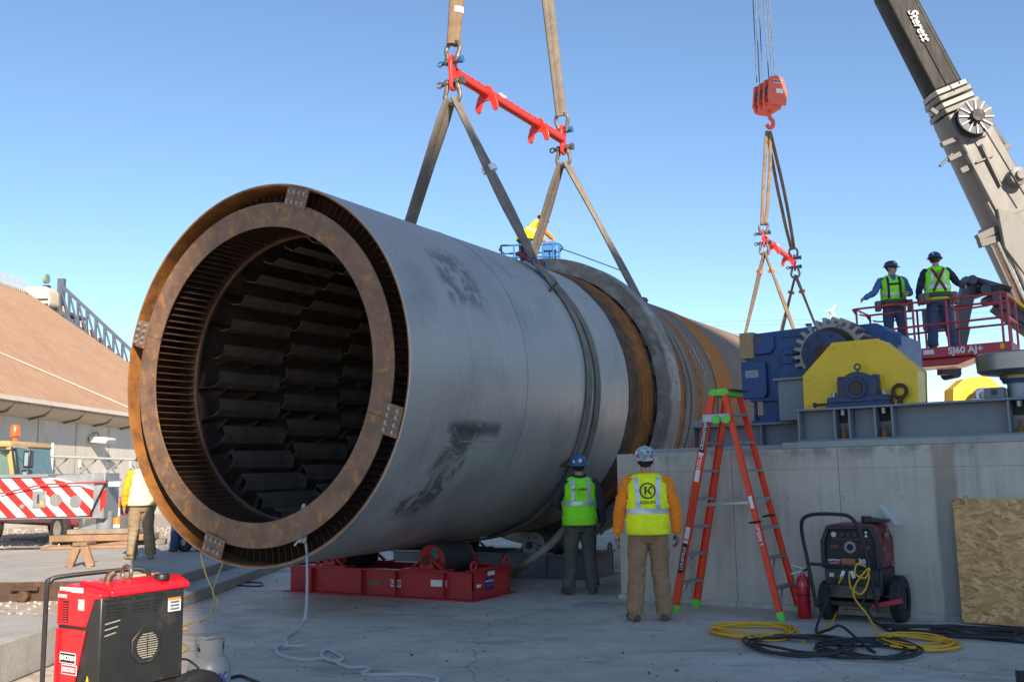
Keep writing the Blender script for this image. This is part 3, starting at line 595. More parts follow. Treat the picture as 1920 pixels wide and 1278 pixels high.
def bearing(label, px, py, bb, z0, k, grp):
    a_=WX(px,py,bb)[0]
    t=thing('pillow_block',label,'bearing',W(a_,bb,z0),WROT,grp)
    b=MB(); b.span(-.345*k,.345*k,-.12*k,.1*k,.0,.05*k); b.prism([(-.34*k,.05*k),(.34*k,.05*k),(.33*k,.115*k),(.22*k,.125*k),(-.22*k,.125*k),(-.33*k,.115*k)],-.11*k,.09*k); b.build('base',navyp,t,bevel=.01*k)
    poly=[(-.215*k,.05*k),(.215*k,.05*k),(.215*k,.30*k)]+[(.19*k*math.cos(q)*1.0,.20*k+.19*k*math.sin(q)) for q in [PI*i/14 for i in range(3,12)]]+[(-.215*k,.30*k)]
    b=MB(); b.prism(poly,-.10*k,.08*k); b.build('housing',navyp,t,bevel=.012*k)
    b=MB(); b.lathe([(0,-.125*k),(.075*k,-.125*k),(.08*k,-.118*k),(.08*k,-.13*k),(.115*k,-.135*k),(.12*k,-.125*k),(.12*k,-.08*k)],32,c=(0,0,.205*k),ax='Y'); b.build('end_cap',navyp,t)
    b=MB(); b.cyl((0,-.14*k,.205*k),(0,-.10*k,.205*k),.072*k,n=24); b.build('shaft',mat('dull_shaft',(.06,.045,.04),.5,.6),t)
    b=MB(); b.tube([(.032*k*math.cos(q),-.01,.45*k+.032*k*math.sin(q)) for q in [2*PI*i/16 for i in range(16)]],.009*k,7,closed=True); b.cyl((0,-.01,.385*k),(0,-.01,.42*k),.012*k,n=8); b.build('eye_bolt',darkm,t)
    for s in (-1,1):
        b=MB(); b.cyl((s*.275*k,-.02,.12*k),(s*.275*k,-.02,.17*k),.03*k,n=6); b.build('hold_down_bolt',boltm,t)
        b=MB(); b.span(s*.19*k-.03*k,s*.19*k+.03*k,-.06*k,.05*k,.28*k,.35*k); b.build('cap_lug',navyp,t,bevel=.008*k)
    return t
bearing('dark navy pillow block bearing in front of the large yellow guard',1613,760,.42,FT+.001,1.0,'pillow block bearings')
ea,ez=WX(1688,747,.46)
t_=thing('eye_bolt','large brown lifting eye bolt beside the navy bearing','eye bolt',W(ea,.46,FT+.001),WROT)
b=MB(); b.tube([(.07*math.cos(q),0,.15+.07*math.sin(q)) for q in [2*PI*i/24 for i in range(24)]],.022,10,closed=True); b.build('ring',rustd,t_)
b=MB(); b.cyl((0,0,-.03),(0,0,.075),.028,n=12); b.build('shank',rustd,t_)
ta=WX(1550,762,.42)[0]
t_=thing('adjusting_screw','horizontal adjusting screw left of the navy bearing','screw',W(ta,.42,FT+.001),WROT)
b=MB(); b.cyl((-.13,0,.05),(.17,0,.05),.014,n=10); b.cyl((-.15,0,.05),(-.12,0,.05),.03,n=6); b.build('bolt',darkm,t_)
b=MB(); b.span(.0,.16,-.05,.05,0,.035); b.span(.03,.06,-.045,.045,.036,.085); b.build('block',galv,t_,bevel=.004)
# far station with its own guard
p2=A(1834,756,24.0); 
def far_guard():
    d_=24.0; pts=[(1787.6,756),(1787.6,728),(1810,708.6),(1849,703),(1881,728),(1881,755)]
    P=[A(x_,y_,d_) for x_,y_ in pts]; c=sum(P,Vector())/len(P); zb=P[0].z
    t=thing('roller_guard','small far yellow roller guard seen beyond the pier frame','guard',(c.x,d_,zb),0,'yellow roller guards')
    q=[(p.x-c.x,p.z-zb) for p in P]
    MB().prism(q,0,.015).build('front_plate',yellowp,t,bevel=.003); MB().prism(q,.5,.515).build('back_plate',yellowp,t,bevel=.003)
    b=MB(); b.lathe([(.05,.05),(.33,.05),(.33,.45),(.05,.45)],40,c=(0,0,.3),ax='Y'); b.build('support_roller',steel,t)
    for i in range(5):
        (x0,z0),(x1,z1)=q[i],q[i+1]; m=Vector((-(z1-z0),0,(x1-x0))).normalized(); MB().beam(Vector((x0,.257,z0))-m*.016,Vector((x1,.257,z1))-m*.016,.47,.01,up=m).build('rim_strip',yellowp,t)
    bt=thing('pillow_block','small blue far pillow block bearing before the small yellow guard','bearing',(A(1839,755,23.8).x,23.75,zb),0,'pillow block bearings')
    k=.9
    b=MB(); b.span(-.34*k,.34*k,-.12*k,.1*k,0,.1*k); b.build('base',bluep,bt,bevel=.01)
    poly=[(-.2*k,.1*k),(.2*k,.1*k),(.2*k,.28*k)]+[(.18*k*math.cos(a),.2*k+.2*k*math.sin(a)) for a in [PI*i/14 for i in range(3,12)]]+[(-.2*k,.28*k)]
    MB().prism(poly,-.1*k,.08*k).build('housing',bluep,bt,bevel=.012)
    MB().cyl((0,-.14*k,.2*k),(0,-.09*k,.2*k),.09*k,n=20).build('shaft',black,bt)
    pp=thing('pier','far concrete pier carrying the small yellow guard','pier',(c.x+1.5,d_+1,0),0)
    b=MB(); b.span(-3.6,6,-1.4,2.2,-.02,zb-.003); b.build('wall',pierm,pp,bevel=.01)
far_guard()
# thrust roller at right edge
tra=WX(1908,690,.75)[0]
tr=thing('thrust_roller','horizontal bare steel thrust roller on a pedestal at the right edge','roller',W(tra,.75,FT+.001),WROT)
zt=WX(1908,662,.75)[1]-FT; zb_=WX(1908,695,.75)[1]-FT; R_=.40
b=MB(); b.lathe([(.0,zt),(R_*.3,zt),(R_*.32,zt-.02),(R_-.02,zt-.004),(R_,zt-.02),(R_-.01,zb_),(R_-.05,zb_-.03),(R_*.5,zb_-.05),(0,zb_-.05)],56); b.build('roller',mat('turned_steel',(.33,.31,.29),.38,.85,var=.2,scale=3,stretch=(1,1,6)),tr)
b=MB(); b.lathe([(.0,zb_-.051),(R_*.45,zb_-.051),(R_*.45,zb_-.085),(0,zb_-.085)],32); b.build('bronze_collar',mat('bronze',(.30,.2,.09),.4,.7),tr)
b=MB(); b.lathe([(.0,zb_-.086),(R_*.42,zb_-.086),(R_*.38,zb_-.13),(0,zb_-.13)],32); b.build('blue_seal',bluep,tr)
b=MB(); b.lathe([(.0,zb_-.13),(.115,zb_-.13),(.115,0.02),(0,.02)],32); b.build('column',galv,tr)
b=MB(); b.span(-.36,.4,-.2,.25,0,.022); b.span(-.32,-.13,-.15,.15,.022,.14); b.build('foot',greyp,tr,bevel=.006)
b=MB(); b.cyl((-.22,-.17,.09),(-.22,-.15,.09),.03,n=14); b.build('plug',darkm,tr)
# ------------------------------------------------------------------ rigging
def strap(b, p0, p1, wdt=.055, thk=.03, gap=.05, sag=.0, n=10, seed=0, side=None):
    p0=Vector(p0); p1=Vector(p1); d=(p1-p0).normalized(); sd=(Vector(side) if side else d.cross(Vector((0,1,0)))); sd=(sd-d*sd.dot(d)).normalized(); up=d.cross(sd)
    for s in (-1,1):
        pts=[]
        for i in range(n+1):
            t=i/n; w_=math.sin(PI*t)
            o=sd*(s*gap*(.55+.75*w_*(.6+.4*math.sin(seed*3+s)))) + up*(.012*s*math.sin(7*t+seed)) - Vector((0,0,sag*w_))
            j=noise.noise(Vector((seed*5+s,t*4,0)))*.018
            pts.append(p0.lerp(p1,t)+o+sd*j)
        b.tube(pts,[(wdt*(1+.08*noise.noise(Vector((i*.9,seed,s)))),thk) for i in range(n+1)],10,side=sd)
    return b
def sling(label, p0, p1, m=slingm, grp='lifting slings', seed=0, band=None, **k):
    p0=Vector(p0);p1=Vector(p1); root=thing('lifting_sling',label,'sling',p0,0,grp)
    b=MB(); strap(b,(0,0,0),p1-p0,seed=seed,**k); b.build('strap',m,root)
    if band:
        for t in band:
            q=(p1-p0)*t; d=(p1-p0).normalized(); b=MB(); b.tube([q-d*.05,q+d*.05],[(.12,.055)]*2,14,side=d.cross(Vector((0,1,0)))); b.build('sleeve_tag',mat('orange_tag',(.75,.2,.03),.7) if grp.startswith('slings at the far') else white,root)
    return root
def shackle(label, P, dirv, pinv, size=.2, m=None, pinm=None, grp='bow shackles'):
    # bow opens opposite to dirv (dirv points from pin to bow crown)
    dirv=Vector(dirv).normalized(); pinv=Vector(pinv); pinv=(pinv-dirv*pinv.dot(dirv)).normalized()
    F=frame(P,pinv,dirv); t=thing('shackle',label,'shackle',group=grp,mw=F)
    k=size/.2; pts=[(-.062*k,-.03*k,0),(-.066*k,.03*k,0)]+[(.088*k*math.cos(a),.115*k+.085*k*math.sin(a),0) for a in [PI+.35-(PI+.7)*i/12 for i in range(13)]]+[(.066*k,.03*k,0),(.062*k,-.03*k,0)]
    b=MB(); b.tube(pts,[.026*k]*2+[.023*k]*13+[.026*k]*2,10); b.ball((-.062*k,-.03*k,0),.04*k,10); b.ball((.062*k,-.03*k,0),.04*k,10); b.build('bow',m or shackm,t)
    b=MB(); b.cyl((-.12*k,-.03*k,0),(.11*k,-.03*k,0),.024*k,n=12); b.cyl((.1*k,-.03*k,0),(.135*k,-.03*k,0),.042*k,n=6); b.build('pin',pinm or darkm,t)
    b=MB(); b.tube([(-.15*k+.028*k*math.cos(a),-.03*k+.028*k*math.sin(a),0) for a in [2*PI*i/12 for i in range(12)]],.01*k,6,closed=True); b.build('pin_eye',pinm or darkm,t)
    return t
bpin=mat('blue_pin_paint',(.02,.13,.28),.45,var=.15)
def spreader(label, P0, P1, k=1.0, grp='red spreader bars'):
    P0=Vector(P0);P1=Vector(P1);L=(P1-P0).length; ax=(P1-P0).normalized(); F=frame(P0,ax,Vector((0,0,1)).cross(ax))   # local x along bar, z up
    t=thing('spreader_bar',label,'spreader bar',group=grp,mw=F)
    b=MB(); b.cyl((.08*k,0,0),(L-.08*k,0,0),.092*k,n=24); b.build('tube',redb,t)
    for x0,x1,zz in ((0,0,0),(L,L,0)):
        b=MB(); poly=[(-.06,-.27),(-.02,-.31),(.04,-.31),(.085,-.26),(.1,-.1),(.11,.1),(.085,.24),(.04,.29),(-.02,.29),(-.065,.24),(-.085,.05)]
        s=1 if x0==0 else -1
        b.prism([(x0+s*p[0]*k,p[1]*k) for p in poly],-.03*k,.03*k); b.build('end_lug',redb,t,bevel=.012*k)
        b=MB(); b.cyl((x0,-.034*k,.2*k),(x0,.034*k,.2*k),.05*k,n=18); b.cyl((x0,-.034*k,-.22*k),(x0,.034*k,-.22*k),.05*k,n=18); b.build('lug_eye',rustd,t)
    for f in (.27,.74):
        x0=L*f
        b=MB(); 
        for s in (-1,1):
            poly=[(-.10,.11),(.10,.11),(.11,-.02),(.10,-.12)]
        cres=[(.125*math.cos(a),.125*math.sin(a)) for a in [PI*i/12 for i in range(0,13)]]
        body=cres+[(-.17,-.06),(-.22,-.22),(-.215,-.30),(-.17,-.34),(-.12,-.31),(-.09,-.2),(-.05,-.14),(.05,-.14),(.09,-.2),(.12,-.31),(.17,-.34),(.215,-.30),(.22,-.22),(.17,-.06)]
        b.prism([(p[0]*k,p[1]*k) for p in body],x0-.02*k,x0+.02*k,'YZ'); b.build('cradle_hook',redb,t,bevel=.008*k)
    b=MB()
    for i in range(14): b.cyl((L*(.12+.055*i),-.096*k,.03*k),(L*(.12+.055*i),-.088*k,.03*k),.013*k,n=8)
    b.build('pin_holes',black,t)
    MB().box((L*.37,-.085*k,.05*k),(.22*k,.01,.07*k),Matrix.Rotation(.55,3,'X')).build('sticker',white,t)
    return t
BZ=5.08
N0,N1=D(0,4.2,BZ),D(0,8.05,BZ)
spreader('red spreader bar hung over the middle of the drum',N0,N1,1.0)
upv=Vector((0,0,1)); lugt=Vector((0,0,.2)); lugb=Vector((0,0,-.22))
apex=D(0,6.0,16.5)
for P,nm in ((N0,'left'),(N1,'right')):
    d=(apex-P).normalized()
    shackle(f'steel bow shackle on top of the {nm} end of the near spreader bar',P+lugt+d*.02,d,DT,.3,pinm=bpin)
    sling(f'thick sling rising from the {nm} end of the near spreader bar',P+lugt+d*.27,apex-d*.6,slingl if nm=='left' else slingm,'lifting slings',seed=2 if nm=='left' else 4,wdt=.075,thk=.05,gap=.06,n=28,band=(.06,) if nm=='left' else None)
    shackle(f'steel bow shackle under the {nm} end of the near spreader bar',P+lugb,-upv,DT if nm=='right' else DT,.32,pinm=shackm)
# hook holding the two upper slings, above the picture
t_=thing('crane_hook','crane hook above the near spreader bar','hook',apex)
b=MB(); b.tube(smooth_path([(0,0,1),(0,0,.3),(.3,0,0),(.2,0,-.45),(-.15,0,-.5),(-.35,0,-.15)]),.13,12); b.build('hook_body',redb,t_)
def tangent_pt(s,ang,r=DR+.05): return Dang(r,ang,s)
crown=lugb+Vector((0,0,-.24))
for (P,s,nm) in ((N0,4.35,'left'),(N1,8.35,'right')):
    # far leg: runs down behind the drum
    a0=128; q=tangent_pt(s,a0)
    sling(f'dark sling leg from near bar {nm} end down behind the drum',P+crown-DT*.05,q,slingm,seed=1 if nm=='left' else 6,wdt=.085,thk=.04,gap=.075,side=DA)
    b=MB()
    for k in (-1,1): b.tube([Dang(DR+.02,a,s+k*.07) for a in range(a0,268,6)],[(.065,.022)]*len(range(a0,268,6)),8,side=DA)
    tag(b.build('choker_sling',slingm),f'sling wrapped round the hidden drum side below the {nm} bar end','sling','choker slings')
    a1=56; q=tangent_pt(s,a1,DR+.12)
    sling(f'dark sling leg from near bar {nm} end to the blue choker shackle',P+crown+DT*.05,q,slingm,seed=3 if nm=='left' else 8,wdt=.085,thk=.04,gap=.075,side=DA,band=(.45,) if nm=='left' else None)
    tan=(Dang(DR,a1+8,s)-Dang(DR,a1,s)).normalized()
    shackle(f'blue pinned choker shackle on the drum, {nm} of two',tangent_pt(s,a1-1,DR+.1),tan,DA,.3,m=mat('maroon_shackle',(.22,.03,.04),.5),pinm=bpin)
    b=MB()
    for k in (-1,1):
        pts=[Dang(DR+(.10 if a>a1-5 else .055 if a>a1-14 else .02),a,s+k*(.075+.0012*(a1-a))+ .02*math.sin(a*.1)) for a in range(a1-2,-30,-4)]
        if nm=='left':
            e=pts[-1]
            pts+= [Dang(DR+.03,-34,s+k*.17+.06),Dang(DR+.05,-42,s+k*.17+.08),Dang(DR+.06,-58,s+k*.16+.08),Dang(DR+.03,-75,s+k*.1),Dang(DR+.03,-88,s+k*.06)]
        else: pts+=[Dang(DR+.02,a,s+k*.12) for a in range(-34,-92,-6)]
        b.tube(smooth_path(pts,3),.001 if 0 else [(.088,.02)]*(3*(len(pts)-1)+1),10,side=DA)
    tag(b.build('choker_sling',slingm),f'doubled grey choker sling down the near drum side, {nm} of two','sling','choker slings')
# slack sling tail lying from under the drum to the floor
pt=[A(1085,960,12.95),A(1062,988,12.9),A(1030,1022,12.8),A(990,1052,12.75),G(955,1077,.07),G(925,1090,.05),G(880,1096,.045)]
b=MB(); b.tube(smooth_path(pt,6),[(.05,.085)]*37,12,side=(0,0,1)); tag(b.build('sling_tail',slingm),'slack grey sling end hanging from the drum to the floor behind the green vest worker','sling')
# far rig
F0=DX(1432,446); F1=DX(1490,492)
kf=1.0
spreader('small far red spreader bar below the crane hook block',F0,F1,kf)
hb=A(1441,247,(F0.y+F1.y)/2-.2)
for P,nm,sd in ((F0,'left',5),(F1,'right',9)):
    d=(hb-P).normalized()
    shackle(f'far bow shackle on top of the {nm} end of the far spreader bar',P+lugt,d,DT,.34)
    sling(f'long sling from the crane hook to the {nm} end of the far spreader bar',P+lugt+d*.28,hb,slingl,'slings at the far spreader bar',seed=sd,wdt=.06,thk=.045,gap=.09,n=16)
    shackle(f'far bow shackle under the {nm} end of the far spreader bar',P+lugb,-upv,DT,.34)
    sloc=(P-DC).dot(DA)
    for sgn,ang,side_ in ((1,118,'far'),(-1,62,'near')):
        sling(f'tan sling leg from far bar {nm} end to the {side_} drum side',P+crown,Dang(DR+.04,ang,sloc),slingl,'slings at the far spreader bar',seed=sd+sgn,wdt=.07,thk=.04,gap=.07,side=DA,band=(.18,))
# hook block
HB=A(1441,185,hb.y); kb_=hb.y/1800
ht=thing('hook_block','orange-red crane hook block hanging on wire ropes','hook block',HB,.35)
def px(v): return v*kb_
b=MB(); poly=[(-px(20),-px(10)),(-px(14),px(32)),(px(0),px(37)),(px(16),px(33)),(px(24),px(5)),(px(20),-px(22)),(-px(14),-px(24))]
hookred=mat('hook_block_paint',(.80,.13,.07),.5,var=.12,scale=4)
for y0 in (-.45,-.15,.15,.45): MB().prism(poly,y0-.045,y0+.045).build('cheek_plate',hookred,ht,bevel=.02)
b=MB(); b.lathe([(.05,-.4),(px(15),-.4),(px(15),.4),(.05,.4)],28,c=(0,0,px(8)),ax='Y'); b.build('sheave',darkm,ht)
b=MB(); b.cyl((0,-.5,px(6)),(0,.5,px(6)),.12,n=16); b.build('sheave_pin',hookred,ht)
b=MB(); b.box((0,0,-px(20)),(px(26),.8,px(16))); b.build('crosshead',hookred,ht,bevel=.03)
b=MB(); b.box((px(2),-.5,px(24)),(px(21),.012,px(6))); b.build('name_panel',white,ht); 
text('block_lettering','LIEBHERR',px(5.5),black,ht,Matrix.Translation((px(2),-.508,px(24)))@Matrix.Rotation(PI/2,4,'X'),bold=.004)
MB().box((px(6),-.5,px(5)),(px(16),.012,px(9))).build('white_label',white,ht)
b=MB(); b.tube(smooth_path([(0,0,-px(26)),(0,0,-px(38)),(px(7),0,-px(46)),(px(6),0,-px(56)),(-px(2),0,-px(60)),(-px(8),0,-px(54))]),px(4),10); b.build('hook',hookred,ht)
# crane boom
YB=26.5
tip=Vector((HB.x,YB,A(1441,0,YB).z+11))
for i,(xb,xt) in enumerate(((1419,1412),(1424,1417),(1430,1423),(1442,1432),(1448,1438),(1454,1442))):
    p=A(xb,155,HB.y+(-.3 if i%2 else .3)); q=A(xt,0,HB.y+(-.3 if i%2 else .3)); e=p+(q-p)*2.9
    tag(MB().tube([p,e],.017,6).build('wire_rope',darkm),'thin steel wire rope above the hook block, '+('leftmost of six','second from the left','third from the left','third from the right','second from the right','rightmost of six')[i],'wire rope','crane wire ropes')
boom=thing('crane_boom','telescopic crane boom with black upper section and pale grey base section','crane boom')
def sect(pa,wa,pb,wb,dep,m,name,n=14,par=None,bev=.03):
    pa=A(*pa,YB);pb=A(*pb,YB); ka=YB/1800
    d=(pb-pa).normalized(); sx=Vector((d.z,0,-d.x)); yv=Vector((0,1,0)); b=MB(); vs=[]
    def prof(P,wd):
        h=wd*ka/2; r=[]
        pr=[(-.98,-.55),(-.80,-.9),(.80,-.9),(.98,-.55),(1,.3),(.8,.75),(.4,.98),(-.4,.98),(-.8,.75),(-1,.3)]
        return [P+sx*(u*h)+yv*(v*h*dep) for u,v in pr]
    va=prof(pa,wa);vb=prof(pb,wb);k=len(va)
    b.add(va+vb,[tuple(range(k)),tuple(range(2*k-1,k-1,-1))]+[(i,(i+1)%k,(i+1)%k+k,i+k) for i in range(k)])
    return b.build(name,m,par or boom,bevel=bev)
boomblack=mat('boom_black',(.02,.019,.018),.6,spec=.25,var=.35,scale=1.2,stretch=(3,3,.6),col2=(.055,.048,.042),lo=.5,hi=.75,s2=2)
boomgrey=mat('boom_grey',(.155,.148,.138),.5,var=.14,scale=1.5,col2=(.105,.098,.09),lo=.5,hi=.75,s2=1.2,stretch=(2,2,.6))
e0=(1655,-20); ax_=(190/420.)
sect((1433,-470),52,(1672,-10),58,.9,boomblack,'inner_section')
sect((1669,-16),67,(1766,170),70,.9,boomblack,'upper_section')
for i,(cx0,cy0,wd) in enumerate(((1770,176,78),(1776,187,84),(1782,199,80),(1788,210,88))):
    sect((cx0-2,cy0-4.5),wd,(cx0+2,cy0+3.5),wd,.95,mat('collar_grey',(.36,.34,.31),.6) if i%2==0 else boomgrey,'section_collar',bev=.012)
sect((1791,216),84,(1893,412),98,.95,boomgrey,'base_section')
sect((1890,408),112,(2010,640),126,.95,boomgrey,'boom_foot')
kb=YB/1800
dirb=(A(1905,455,YB)-A(1800,234,YB)).normalized(); sxb=Vector((dirb.z,0,-dirb.x))
fy=YB-.92*kb*46-.01
def onb(x_,y_,off=0): return A(x_,y_,fy-off)
# lettering along the upper section
dl=(A(1740,140,fy)-A(1700,30,fy)).normalized(); 
text('boom_lettering','Sterett',.36,white,boom,frame(A(1722,46,YB-37*kb*.85),A(1733,80,20)-A(1702,17,20),Vector((1,0,.45))),bold=.006,shear=.35,sx=1.0)
# reel, rollers, brackets
rc=A(1826,222,fy-.15)
b=MB(); R2=33*kb; b.lathe([(.1,-.12),(R2,-.12),(R2,-.05),(R2*.85,-.05),(R2*.85,.12),(R2,.12),(R2,.18),(.1,.18)],40,c=rc,ax='Y'); rl=b.build('cable_reel',darkm,boom)
b=MB(); b.lathe([(0,-.30),(R2*.36,-.30),(R2*.4,-.1),(R2*.4,0)],24,c=rc,ax='Y'); b.build('reel_hub',black,rl)
for k in range(12):
    a=2*PI*k/12; b=MB(); b.beam(rc+Vector((R2*.4*math.cos(a),-.14,R2*.4*math.sin(a))),rc+Vector((R2*math.cos(a),-.14,R2*math.sin(a))),.05,.03); b.build('reel_spoke',white,rl)
b=MB(); b.lathe([(0,-.4),(.12,-.4),(.14,-.3),(17*kb,-.28),(17*kb,.1),(0,.1)],28,c=A(1902,335,fy),ax='Y'); b.build('sheave_drum',boomgrey,boom)
for (x0,y0,x1,y1,wd) in ((1815,232,1800,256,.06),(1765,272,1790,262,.14),(1778,300,1800,289,.14),(1762,312,1786,288,.07),(1800,322,1830,308,.16),(1832,447,1866,431,.2),(1836,458,1872,447,.2),(1862,236,1888,275,.09),(1875,283,1893,272,.16),(1745,205,1757,214,.12)):
    b=MB(); b.beam(A(x0,y0,fy+.15),A(x1,y1,fy+.15),wd,wd); b.build('bracket',darkm if wd<.1 else mat('bracket_grey',(.13,.125,.12),.6),boom,bevel=.01)
for (x0,y0,x1,y1) in ((1812,290,1880,420),(1838,272,1875,350),(1850,380,1905,480)):
    b=MB(); b.beam(onb(x0,y0,-.02),onb(x1,y1,-.02),.16,.05); b.build('stiffening_rib',boomgrey,boom,bevel=.01)
for a_,c_ in (((1818,265),(1850,252)),((1830,305),(1862,292))):
    b=MB(); b.beam(onb(*a_,-.02),onb(*c_,-.02),.06,.05); b.build('cross_rib',boomgrey,boom,bevel=.01)
b=MB(); b.prism([(0,0),(.6,-.2),(1.0,-1.3),(.6,-1.9),(.1,-1.1)],-.08,.08); b.build('pivot_plate',boomgrey,boom,bevel=.02,mw=Matrix.Translation(A(1868,392,fy-.1)))
b=MB(); b.cyl(A(1893,470,YB-.5),A(1945,590,YB-.5),.26,n=24); b.cyl(A(1870,455,YB-.5),A(1925,575,YB-.5),.17,n=20); b.build('lift_cylinder',mat('chrome',(.55,.5,.46),.2,1,var=.1),boom)
b=MB(); b.tube([A(1716,0,fy-.1),A(1800,158,fy-.1)],.02,6); b.tube([A(1845,240,fy-.3),A(1925,372,fy-.3)],.025,6); b.build('control_rope',black,boom)
# power lines and a distant turbine
for i,(y0,y1) in enumerate(((598,588),(606,597),(622,612),(631,620))):
    p=A(1100,y0+10,160);q=A(2000,y1-10,200); tag(MB().tube([p,(p+q)/2-Vector((0,0,.6)),q],.018,5).build('power_line',darkm),'faint power line low in the sky at right, '+('topmost of four','second from the top','second from the bottom','lowest of four')[i],'power line','power lines')
wt=thing('wind_turbine','tiny white wind turbine on the horizon behind the gear','wind turbine',(A(1558,600,400).x,400,0))
zz=A(1558,583,400).z
b=MB(); b.cyl((0,0,0),(0,0,zz),1.0,.6,n=12); b.build('mast',white,wt)
for a in (.6,2.55,4.7): MB().prism([(-.35,0),(.5,0),(.15,3.0),(-.1,3.0)],-.12,.12).build('blade',white,wt,mw=Matrix.Translation((0,-1.5,zz))@Matrix.Rotation(a,4,'Y'))
b=MB(); b.box((0,0,zz),(1,2,1)); b.build('nacelle',white,wt,bevel=.2)
# ------------------------------------------------------------------ storage building at left
bl=thing('storage_building','long tan storage building with brown shingle roof and concrete wall at left','building')
wallm=mat('precast_wall',(.58,.55,.49),.85,var=.12,scale=.6,bump=.1,bscale=8,col2=(.42,.39,.35),lo=.5,hi=.7,s2=.7,stretch=(1,1,.3))
soff=mat('soffit',(.46,.41,.33),.8,var=.1)
def bx(Y): return -19.6+.035*Y
Y0,Y1=14,55.5
def BP(Y,off,z): return Vector((bx(Y)-off,Y,z))
vs=[BP(Y0,0,-.03),BP(Y1,0,-.03),BP(Y1,0,4.15),BP(Y0,0,4.15),BP(Y0,-(-22),-.03),BP(Y1,22,-.03),BP(Y1,22,4.15),BP(Y0,22,4.15)]
b=MB(); b.add(vs,[(0,1,2,3),(5,4,7,6),(1,5,6,2),(4,0,3,7),(3,2,6,7)]); wl_=b.build('wall',wallm,bl)
for k in range(14):
    Y=16+k*3.0; b=MB(); b.add([BP(Y,-.012,0),BP(Y+.05,-.012,0),BP(Y+.05,-.012,4.1),BP(Y,-.012,4.1)],[(0,1,2,3)]); b.build('panel_joint',mat('joint_sealant',(.28,.26,.23),.9),wl_)
T=.70; RX=11.0
b=MB(); e0,e1=BP(Y0,-.9,4.52),BP(Y1,-.9,4.52); r0,r1=BP(Y0,RX,4.52+T*(RX+.9)),BP(Y1,RX,4.52+T*(RX+.9)); dz=Vector((0,0,-.16))
b.add([e0,e1,r1,r0,e0+dz,e1+dz,r1+dz,r0+dz],[(0,1,2,3),(7,6,5,4),(0,4,5,1),(1,5,6,2),(3,7,4,0)]); 
rf=b.build('roof',roofm,bl)
l0,l1=BP(Y0,22.9,4.52),BP(Y1,22.9,4.52); b=MB(); b.add([l0,l1,r1,r0],[(0,3,2,1)]); b.build('roof_far_slope',roofm,bl)
b=MB(); b.add([BP(Y1-.02,0,4.15),BP(Y1-.02,22,4.15),BP(Y1-.02,RX,4.4+T*(RX+.9))],[(0,1,2)]); b.build('gable_wall',wallm,bl)
b=MB(); vs=[]
for Y in (Y0,Y1):
    for off,z in ((-.9,4.50),(-.88,4.32),(-.6,4.12),(-.02,4.0),(-.02,4.35)): vs.append(BP(Y,off,z))
b.add(vs,[(i,i+1,i+6,i+5) for i in range(4)]); b.build('soffit',soff,bl)
for k in range(16):
    Y=15.5+k*2.6; b=MB(); b.tube([BP(Y,-.89,4.4),BP(Y,-.62,4.1),BP(Y,-.03,3.96)],.05,6); b.build('soffit_rib',mat('rib_brown',(.16,.13,.1),.8),bl)
b=MB(); b.add([BP(Y0,-.97,4.6),BP(Y1,-.97,4.6),BP(Y1,-.97,4.44),BP(Y0,-.97,4.44),BP(Y0,-.86,4.6),BP(Y1,-.86,4.6),BP(Y1,-.86,4.44),BP(Y0,-.86,4.44)],[(0,1,2,3),(5,4,7,6),(0,4,5,1),(3,2,6,7)]); b.build('gutter',offwhite,bl)
# ridge monitor, ribbed white
zr_=4.52+T*(RX+.9)
b=MB(); 
for k in range(60):
    Y=Y1-13+ (k)*.2; b.add([BP(Y,RX-.7,zr_-.7),BP(Y+.1,RX-.7,zr_-.7),BP(Y+.1,RX-.7,zr_+.35),BP(Y,RX-.7,zr_+.35),BP(Y+.1,RX-.64,zr_-.7),BP(Y+.2,RX-.64,zr_-.7),BP(Y+.2,RX-.64,zr_+.35),BP(Y+.1,RX-.64,zr_+.35)],[(0,1,2,3),(4,5,6,7)])
b.build('ridge_monitor',mat('ribbed_white',(.62,.58,.5),.6),bl)
b=MB(); b.tube([BP(Y0,5.2,4.52+T*6.1+.05),BP(38,2.2,4.52+T*3.1+.05),BP(45.2,-.85,4.6),BP(45.3,-.98,4.55),BP(45.1,-1.0,4.2)],.045,6); b.build('lightning_cable',offwhite,bl)
# rail on wall brackets, lamp, pole
pr=thing('pipe_rail','cream pipe rail on bent wall brackets along the storage building','pipe rail',BP(30,-.5,0))
def rel(p): return p-BP(30,-.5,0)
zrail=2.55
b=MB(); b.tube([rel(BP(25,-.75,zrail)),rel(BP(50,-.75,zrail))],.05,8); b.build('pipe',offwhite,pr)
for k in range(9):
    Y=28.2+k*2.45
    b=MB(); b.beam(rel(BP(Y,-.03,zrail-.35)),rel(BP(Y,-.03,zrail-.05)),.12,.06); b.build('wall_plate',white,pr)
    b=MB(); b.beam(rel(BP(Y,-.03,zrail-.08)),rel(BP(Y,-.75,zrail-.04)),.06,.06); b.beam(rel(BP(Y,-.05,zrail-.55)),rel(BP(Y,-.68,zrail-.08)),.06,.06); b.build('bracket_arm',galv,pr)
b=MB(); b.tube([rel(BP(Y_,-.05,1.45+.06*math.sin(Y_*1.3))) for Y_ in range(27,51)],.018,5); b.build('cable',darkm,pr)
lp=thing('wall_lamp','cream box wall lamp on the storage building wall','lamp',BP(41.5,0,3.35))
b=MB(); b.prism([(.05,-.1),(.75,-.16),(.85,0),(.8,.1),(.05,.16)],-.45,.45); b.build('housing',offwhite,lp,bevel=.02)
b=MB(); b.tube([(.0,0,.3),(.2,0,.34),(.3,0,.14)],.03,6); b.build('arm',galv,lp)
